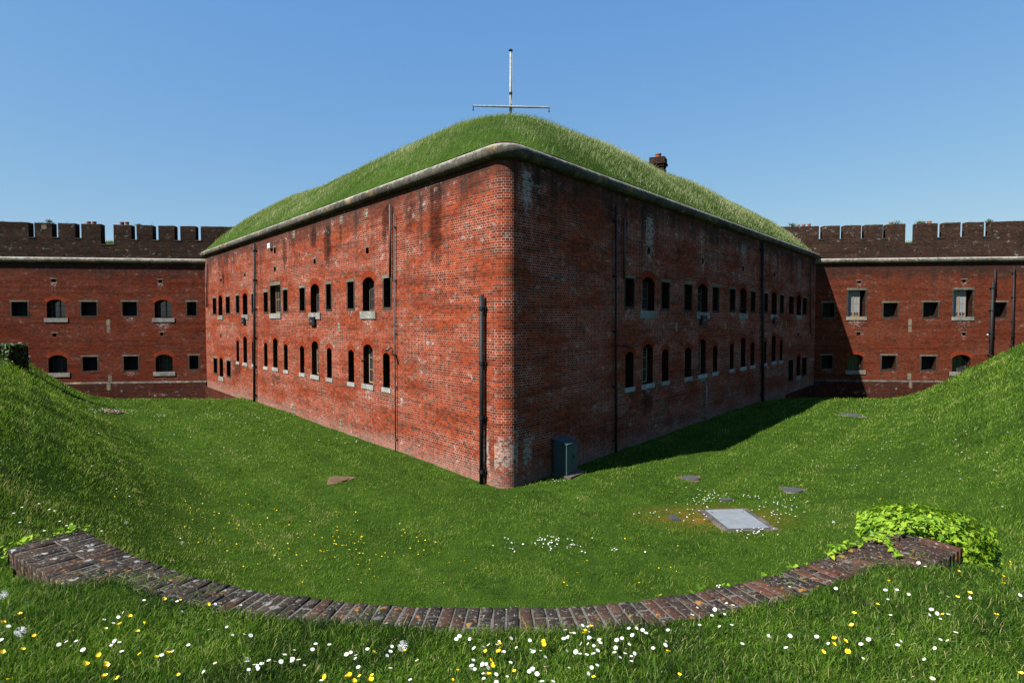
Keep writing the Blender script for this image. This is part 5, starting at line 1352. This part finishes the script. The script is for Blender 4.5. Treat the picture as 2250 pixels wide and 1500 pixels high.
# ------------------------------------------------------------------ flowers
M_PETW = plain('daisy_petal', (.70, .70, .69), .6, var=.06)
M_PETY = plain('buttercup_petal', (.78, .52, .01), .28, var=.1, scale=40)
M_CTR = plain('daisy_centre', (.75, .50, .04), .7)
M_STALK = plain('flower_stalk', (.06, .14, .02), .6)
def flower_proto(kind):
    r = empty(kind)
    mb = MB()
    if kind == 'daisy':
        n = 18; R = .0125
        for k in range(n):
            a = 2 * math.pi * k / n; c_, s_ = math.cos(a), math.sin(a); wv = .0022; zz = .0012 * (k % 2)
            q = [(.003 * c_ + wv * .6 * s_, .003 * s_ - wv * .6 * c_, zz), (R * .8 * c_ + wv * s_, R * .8 * s_ - wv * c_, zz + .0015), (R * c_, R * s_, zz + .0012), (R * .8 * c_ - wv * s_, R * .8 * s_ + wv * c_, zz + .0015), (.003 * c_ - wv * .6 * s_, .003 * s_ + wv * .6 * c_, zz)]
            mb.face(q)
        pet = mb.build('petals', M_PETW, r)
        mb = MB(); mb.tube([(0, 0, .0), (0, 0, .0028), (0, 0, .004)], [.0042, .0038, .0015], 8); mb.build('centre', M_CTR, r)
    elif kind == 'buttercup':
        for k in range(5):
            a = 2 * math.pi * k / 5; c_, s_ = math.cos(a), math.sin(a); wv = .0075
            mb.face([(0, 0, 0), (.008 * c_ + wv * s_, .008 * s_ - wv * c_, .004), (.0135 * c_ + wv * .7 * s_, .0135 * s_ - wv * .7 * c_, .010), (.0135 * c_ - wv * .7 * s_, .0135 * s_ + wv * .7 * c_, .010), (.008 * c_ - wv * s_, .008 * s_ + wv * c_, .004)])
        mb.build('petals', M_PETY, r)
        mb = MB(); mb.tube([(0, 0, .0), (0, 0, .004), (0, 0, .005)], [.003, .003, .001], 7); mb.build('centre', M_CTR, r)
    else:
        for k in range(110):
            v = Vector((rnd.gauss(0, 1), rnd.gauss(0, 1), rnd.gauss(0, 1))).normalized(); e = v * .026; o_ = v.orthogonal().normalized()
            mb.face([tuple(v * .004 + o_ * .0003), tuple(e + o_ * .0003), tuple(e - o_ * .0003), tuple(v * .004 - o_ * .0003)])
            w2 = v.cross(o_)
            for t_ in (o_, w2): mb.face([tuple(e), tuple(e + t_ * .0022 + v * .0015), tuple(e + t_ * .0018 + v * .0025)]); mb.face([tuple(e), tuple(e - t_ * .0022 + v * .0015), tuple(e - t_ * .0018 + v * .0025)])
        mb.build('seed_head', M_PETW, r)
    mb = MB(); mb.tube([(0, 0, 0), (.003, .002, -.04), (0, 0, -.085)], .0010, 5, cap=False); mb.build('stalk', M_STALK, r)
    return r
protos = {k: flower_proto(k) for k in ('daisy', 'buttercup', 'dandelion_clock')}
used_p = {k: False for k in protos}
kids = {k: list(v.children) for k, v in protos.items()}
def plant(kind, loc, size, label, group, tilt=.3):
    if not used_p[kind]: r = protos[kind]; used_p[kind] = True
    else:
        r = protos[kind].copy(); COL.objects.link(r)
        for c in kids[kind]: d_ = c.copy(); COL.objects.link(d_); d_.parent = r
    r.location = loc; r.scale = (size, size, size); r.rotation_euler = (rnd.gauss(.25, tilt), rnd.gauss(-.1, tilt), rnd.uniform(0, 6.28))
    tag(r, label, {'daisy': 'daisy', 'buttercup': 'buttercup', 'dandelion_clock': 'dandelion clock'}[kind], group)
def zone(px, py):
    if py < 1330: return 'beside the curved coping'
    a = 'left' if px < 560 else ('centre-left' if px < 1000 else ('middle' if px < 1450 else ('centre-right' if px < 1850 else 'right')))
    return a
LBL = {'left': 'in the sparse scatter at lower left', 'centre-left': 'in the small groups left of the dense daisy drift', 'middle': 'in the dense drift below the middle of the curved wall',
       'centre-right': 'in the thin scatter right of the dense drift', 'right': 'scattered over the lower right foreground grass', 'beside the curved coping': 'at the edge of the curved brick coping'}
def zfg(px0, py0, sc, lst): return [(px0 + a / sc, py0 + b / sc) for a, b in lst]
DA = zfg(0, 1100, 3.75, [(1187, 818), (1460, 832), (1775, 853), (1815, 843), (1985, 866), (1015, 918), (975, 963), (857, 982), (935, 1008), (1500, 913), (1868, 972), (1868, 1042), (1722, 1064), (1785, 1087), (1916, 1107), (2012, 1098), (2065, 1115), (540, 1150), (547, 1165), (485, 1186), (628, 1157), (590, 1200), (944, 1153), (983, 1168), (915, 1188), (684, 1232), (1003, 1244), (1420, 1246), (1330, 1274), (1552, 1186), (1772, 1338), (1678, 1415), (2036, 1322), (2100, 1356), (2155, 1340), (2127, 1383), (2048, 1394), (2215, 1316), (222, 840), (15, 1097), (10, 1150), (70, 1040), (2033, 1297), (2120, 1360)])
DA += zfg(500, 1100, 3.75, [(725, 1180), (700, 1223), (838, 1187), (550, 1232), (470, 1272), (340, 1318), (390, 1325), (440, 1330), (535, 1306), (585, 1315), (532, 1322), (633, 1355), (1152, 1219), (1015, 1254), (980, 1268), (1057, 1278), (1053, 1302), (1355, 1204), (1343, 1240), (1314, 1276), (1560, 1314), (1600, 1327), (1487, 1350), (1342, 1378), (1077, 1373), (1311, 1008), (1885, 1140), (1910, 1118), (1960, 1183), (1996, 1141), (2080, 1150), (2030, 1213), (2110, 1205), (2150, 1187), (2222, 1190), (2237, 1165), (2115, 1245), (2087, 1297), (2025, 1318), (2012, 1358), (2036, 1390), (2100, 1352), (2130, 1345), (2145, 1378), (2106, 1425), (1848, 1395), (2112, 1470), (2213, 1433), (2215, 1490), (775, 1488), (1505, 1478), (2008, 1392)])
DA += zfg(1100, 1100, 3.75, [(378, 1076), (240, 1148), (86, 1136), (130, 1208), (57, 1200), (25, 1245), (250, 1230), (270, 1242), (330, 1238), (326, 1284), (368, 1287), (82, 1330), (54, 1455), (235, 1405), (300, 1427), (366, 1368), (545, 1236), (563, 1378), (533, 1065), (580, 1088), (605, 1092), (520, 1136), (555, 1122), (548, 1130), (720, 1042), (675, 1027), (725, 1085), (730, 1130), (745, 1128), (720, 1148), (790, 1160), (813, 1148), (822, 1170), (768, 1192), (720, 1183), (663, 1183), (628, 1186), (620, 1243), (655, 1260), (710, 1268), (765, 1260), (800, 1235), (865, 1128), (1000, 1132), (957, 1152), (1057, 1054), (1120, 1055), (1170, 1075), (1198, 1096), (1085, 1113), (950, 1222), (938, 1255), (948, 1215), (1035, 1221), (1025, 1261), (985, 1292), (1078, 1286), (1078, 1322), (1103, 1259), (1060, 1185), (1363, 1160), (1357, 1188), (1257, 1218), (1378, 1070), (1580, 941), (1620, 882), (1640, 1025), (1742, 948), (1765, 900), (1800, 893), (1840, 898), (1846, 934), (1803, 1035), (1913, 863), (1860, 846), (1992, 1180), (2207, 1112), (2217, 1130), (795, 1360), (720, 1366), (750, 1376), (722, 1422), (432, 1490), (340, 1490), (1905, 1022), (240, 1400), (262, 1392)])
DA += zfg(1650, 1050, 3.333, [(282, 800), (622, 812), (800, 746), (1275, 648), (1228, 620), (985, 822), (1070, 818), (1086, 826), (1155, 853), (1003, 887), (937, 987), (1023, 1005), (925, 1107), (1038, 1124), (1038, 1144), (1097, 1192), (1074, 1222), (1200, 1214), (862, 1181), (806, 1220), (822, 1322), (567, 1216), (482, 1162), (286, 1160), (257, 1242), (130, 1158), (137, 1172), (1322, 965), (1308, 1002), (1363, 990), (1446, 997), (1387, 1032), (1515, 1048), (1348, 1176), (1388, 1181), (1440, 1195), (1500, 1132), (1503, 1165), (1500, 1203), (1347, 1252), (1270, 1325), (1330, 1473), (1125, 1487), (1187, 1460), (1605, 880), (1755, 799), (1930, 826), (1970, 857), (1952, 876), (1985, 642), (1443, 868)])
BU = zfg(0, 1100, 3.75, [(162, 937), (22, 1005), (195, 987), (590, 1083), (322, 1145), (280, 1122), (15, 1255), (985, 1022), (868, 1058), (1192, 1015), (1130, 1086), (1068, 960), (815, 1278), (1153, 1270), (1283, 1298), (1385, 1257), (704, 1355), (870, 1345), (875, 1365), (973, 1467), (1468, 1444), (1350, 815), (1485, 823), (1563, 865), (1710, 864), (75, 1487), (862, 1450), (181, 1237)])
BU += zfg(500, 1100, 3.75, [(1202, 1252), (1461, 1245), (805, 1450), (977, 1450), (1088, 1455), (1190, 1450), (1180, 1480), (1005, 1447), (2128, 1243), (2235, 1252), (2233, 1178), (2168, 1320), (2178, 1370), (2185, 1345), (1900, 1400), (1858, 1488), (1040, 1490), (2150, 1436)])
BU += zfg(1100, 1100, 3.75, [(358, 1158), (352, 1186), (695, 1078), (692, 1093), (743, 1037), (112, 1410), (767, 1456), (1380, 1247), (1470, 1444), (5, 1215)])
BU += zfg(1650, 1050, 3.333, [(1010, 757), (1770, 682), (1840, 595), (1898, 612), (1905, 632), (1983, 613), (1853, 775), (1850, 725), (1522, 684), (1603, 843), (1512, 877), (926, 928), (756, 998), (741, 1087), (612, 1179), (688, 1196), (605, 1220), (525, 1276), (710, 1278), (1798, 1004), (1407, 1001), (1983, 1438)])
CLK = zfg(0, 1100, 3.75, [(168, 1075), (25, 775), (1040, 180), (1500, 343)]) + zfg(500, 1100, 3.75, [(1442, 1194)]) + zfg(1380, 880, 4.054, [(1828, 1080)])
for (px, py) in DA:
    p = ground_hit(px, py, .055); plant('daisy', (p.x, p.y, p.z + .055), rnd.uniform(.62, .98), 'white daisy ' + LBL[zone(px, py)], 'daisies in the foreground grass')
for (px, py) in BU:
    p = ground_hit(px, py, .065); plant('buttercup', (p.x, p.y, p.z + .065), rnd.uniform(.6, .95), 'yellow buttercup ' + LBL[zone(px, py)], 'buttercups in the foreground grass')
clk_l = ['round grey dandelion clock at the lower left of the foreground', 'pale dandelion clock beside the left end of the curved wall', 'dandelion clock in the grass beyond the left end of the curved wall', 'far dandelion clock on the lawn right of the left wall end',
         'sheer dandelion clock below the middle of the curved wall', 'small dandelion clock on the lawn between the steel hatch and the ivy']
for k, (px, py) in enumerate(CLK):
    p = ground_hit(px, py, .07); plant('dandelion_clock', (p.x, p.y, p.z + .07), .9 if k in (0, 1, 4) else 1.1, clk_l[k], 'dandelion clocks', .1)

# tiny flowers far out on the lawn: the nearest as things of their own, the rest as one scatter
def small_mesh(kind):
    mb = MB(); n = 10; R = .018 if kind == 'daisy' else .016
    for k in range(n if kind == 'daisy' else 5):
        m_ = n if kind == 'daisy' else 5; a = 2 * math.pi * k / m_; a2 = 2 * math.pi * (k + .8) / m_
        mb.face([(0, 0, 0), (R * math.cos(a), R * math.sin(a), .004), (R * math.cos(a2), R * math.sin(a2), .004)])
    o = mb.build(kind, M_PETW if kind == 'daisy' else M_PETY, None); return o
def gauss_px(cx, cy, sx, sy, n): return [(rnd.gauss(cx, sx), rnd.gauss(cy, sy)) for _ in range(n)]
far_d = gauss_px(1207, 1196, 22, 7, 34) + gauss_px(1120, 1203, 22, 10, 16) + gauss_px(1275, 1203, 16, 8, 12) + gauss_px(1360, 1208, 18, 4, 9) + gauss_px(1560, 1097, 22, 9, 36) + gauss_px(1528, 1130, 22, 14, 18) \
    + gauss_px(1715, 1118, 26, 12, 40) + gauss_px(1650, 1174, 24, 5, 24) + gauss_px(1430, 1130, 14, 4, 7) + gauss_px(1640, 1092, 26, 3, 9) + gauss_px(1122, 1340, 10, 3, 6) + gauss_px(1575, 1288, 8, 5, 6) + gauss_px(1215, 1060, 14, 3, 4) + gauss_px(1880, 1040, 80, 40, 22) + gauss_px(2100, 1000, 90, 50, 22) + gauss_px(90, 1130, 60, 40, 12) + gauss_px(400, 1150, 200, 90, 10)
far_b = gauss_px(760, 1200, 120, 35, 120) + gauss_px(480, 1140, 70, 40, 70) + gauss_px(1420, 1230, 140, 40, 30) + gauss_px(1730, 1040, 60, 14, 22) + gauss_px(1900, 1060, 90, 50, 14)
far_ring = gauss_px(250, 905, 28, 3, 60) + gauss_px(350, 915, 12, 2, 10) + gauss_px(500, 915, 60, 6, 18) + gauss_px(1980, 900, 60, 14, 24) + gauss_px(600, 950, 160, 30, 40)
def ok_px(px, py):
    if not (3 < px < 2247): return False
    return True
dmesh = small_mesh('daisy'); bmesh_ = small_mesh('buttercup'); first = {'daisy': dmesh, 'buttercup': bmesh_}; fu = {'daisy': False, 'buttercup': False}
def tiny(kind, px, py, label, group):
    p = ground_hit(px, py, .03)
    if math.hypot(p.x, p.y) < 5.6 and abs(sdist(np.array([p.x]), np.array([p.y]), CUX, CUY)[0]) < .5: return
    if in_block(np.array([p.x]), np.array([p.y]))[0]: return
    o = first[kind] if not fu[kind] else first[kind].copy()
    if fu[kind]: COL.objects.link(o)
    fu[kind] = True; o.location = (p.x, p.y, p.z + (.05 if kind == 'daisy' else .06)); o.rotation_euler = (rnd.gauss(.3, .2), rnd.gauss(0, .2), rnd.uniform(0, 6)); s_ = rnd.uniform(.7, 1.1); o.scale = (s_, s_, s_)
    tag(o, label, kind, group)
cap = {'daisy': 300 - len(DA), 'buttercup': 300 - len(BU)}
far_d.sort(key=lambda q: -q[1]); far_b.sort(key=lambda q: -q[1]); rest = {'daisy': [], 'buttercup': []}
cnt = {'daisy': 0, 'buttercup': 0}
for kind, lst in (('daisy', far_d), ('buttercup', far_b)):
    for (px, py) in lst:
        if not ok_px(px, py): continue
        cnt[kind] += 1
        if cnt[kind] > cap[kind]: rest[kind].append((px, py)); continue
        if kind == 'daisy':
            lb = 'tiny white daisy in the moss and grass around the steel hatch' if (1400 < px < 1830 and py < 1190) else ('tiny white daisy in the drift on the lawn beyond the curved wall' if 1060 < px < 1430 and py < 1250 else ('tiny white daisy on the right-hand grass bank' if px > 1830 else 'tiny white daisy sprinkled on the open lawn'))
            tiny(kind, px, py, lb, 'small daisies on the ditch lawn')
        else:
            lb = 'tiny yellow buttercup in the speckled left half of the ditch lawn' if px < 1100 else 'tiny yellow buttercup on the right half of the ditch lawn'
            tiny(kind, px, py, lb, 'small buttercups on the ditch lawn')
print('DA', len(DA), 'BU', len(BU))
mb = MB()
for (px, py) in rest['daisy'] + far_ring:
    p = ground_hit(px, py, .03); R = .017 if py > 1000 else .025
    if in_block(np.array([p.x]), np.array([p.y]))[0]: continue
    mb.face([(p.x + R * math.cos(a), p.y + R * math.sin(a), p.z + .09) for a in [k * math.pi / 3 for k in range(6)]])
tag(mb.build('distant_daisies', M_PETW), 'sprinkling of tiny white daisies over the far lawn of the ditch', 'daisies', kind='stuff')

# real-world reflectances: keep every painted, planted and built surface in the darker range the exposure expects
for m_ in bpy.data.materials:
    if m_.name in ('daisy_petal', 'buttercup_petal', 'window_glass', 'dark_interior', 'black_paint'): continue
    k_ = {'brick_red': .73, 'brick_gauged_arch': .73, 'long_grass_blade': .70, 'grass_blade': .72, 'turf': .72, 'ivy_leaf_bright': .95}.get(m_.name, .66)
    t_ = m_.node_tree
    for n_ in list(t_.nodes):
        if n_.type in ('BSDF_PRINCIPLED', 'BSDF_TRANSLUCENT') and n_.inputs[0].is_linked:
            src = n_.inputs[0].links[0].from_socket
            x_ = t_.nodes.new('ShaderNodeMix'); x_.data_type = 'RGBA'; x_.blend_type = 'MULTIPLY'; x_.inputs[0].default_value = 1; x_.inputs[7].default_value = (k_, k_, k_, 1)
            t_.links.new(src, x_.inputs[6]); t_.links.new(x_.outputs[2], n_.inputs[0])
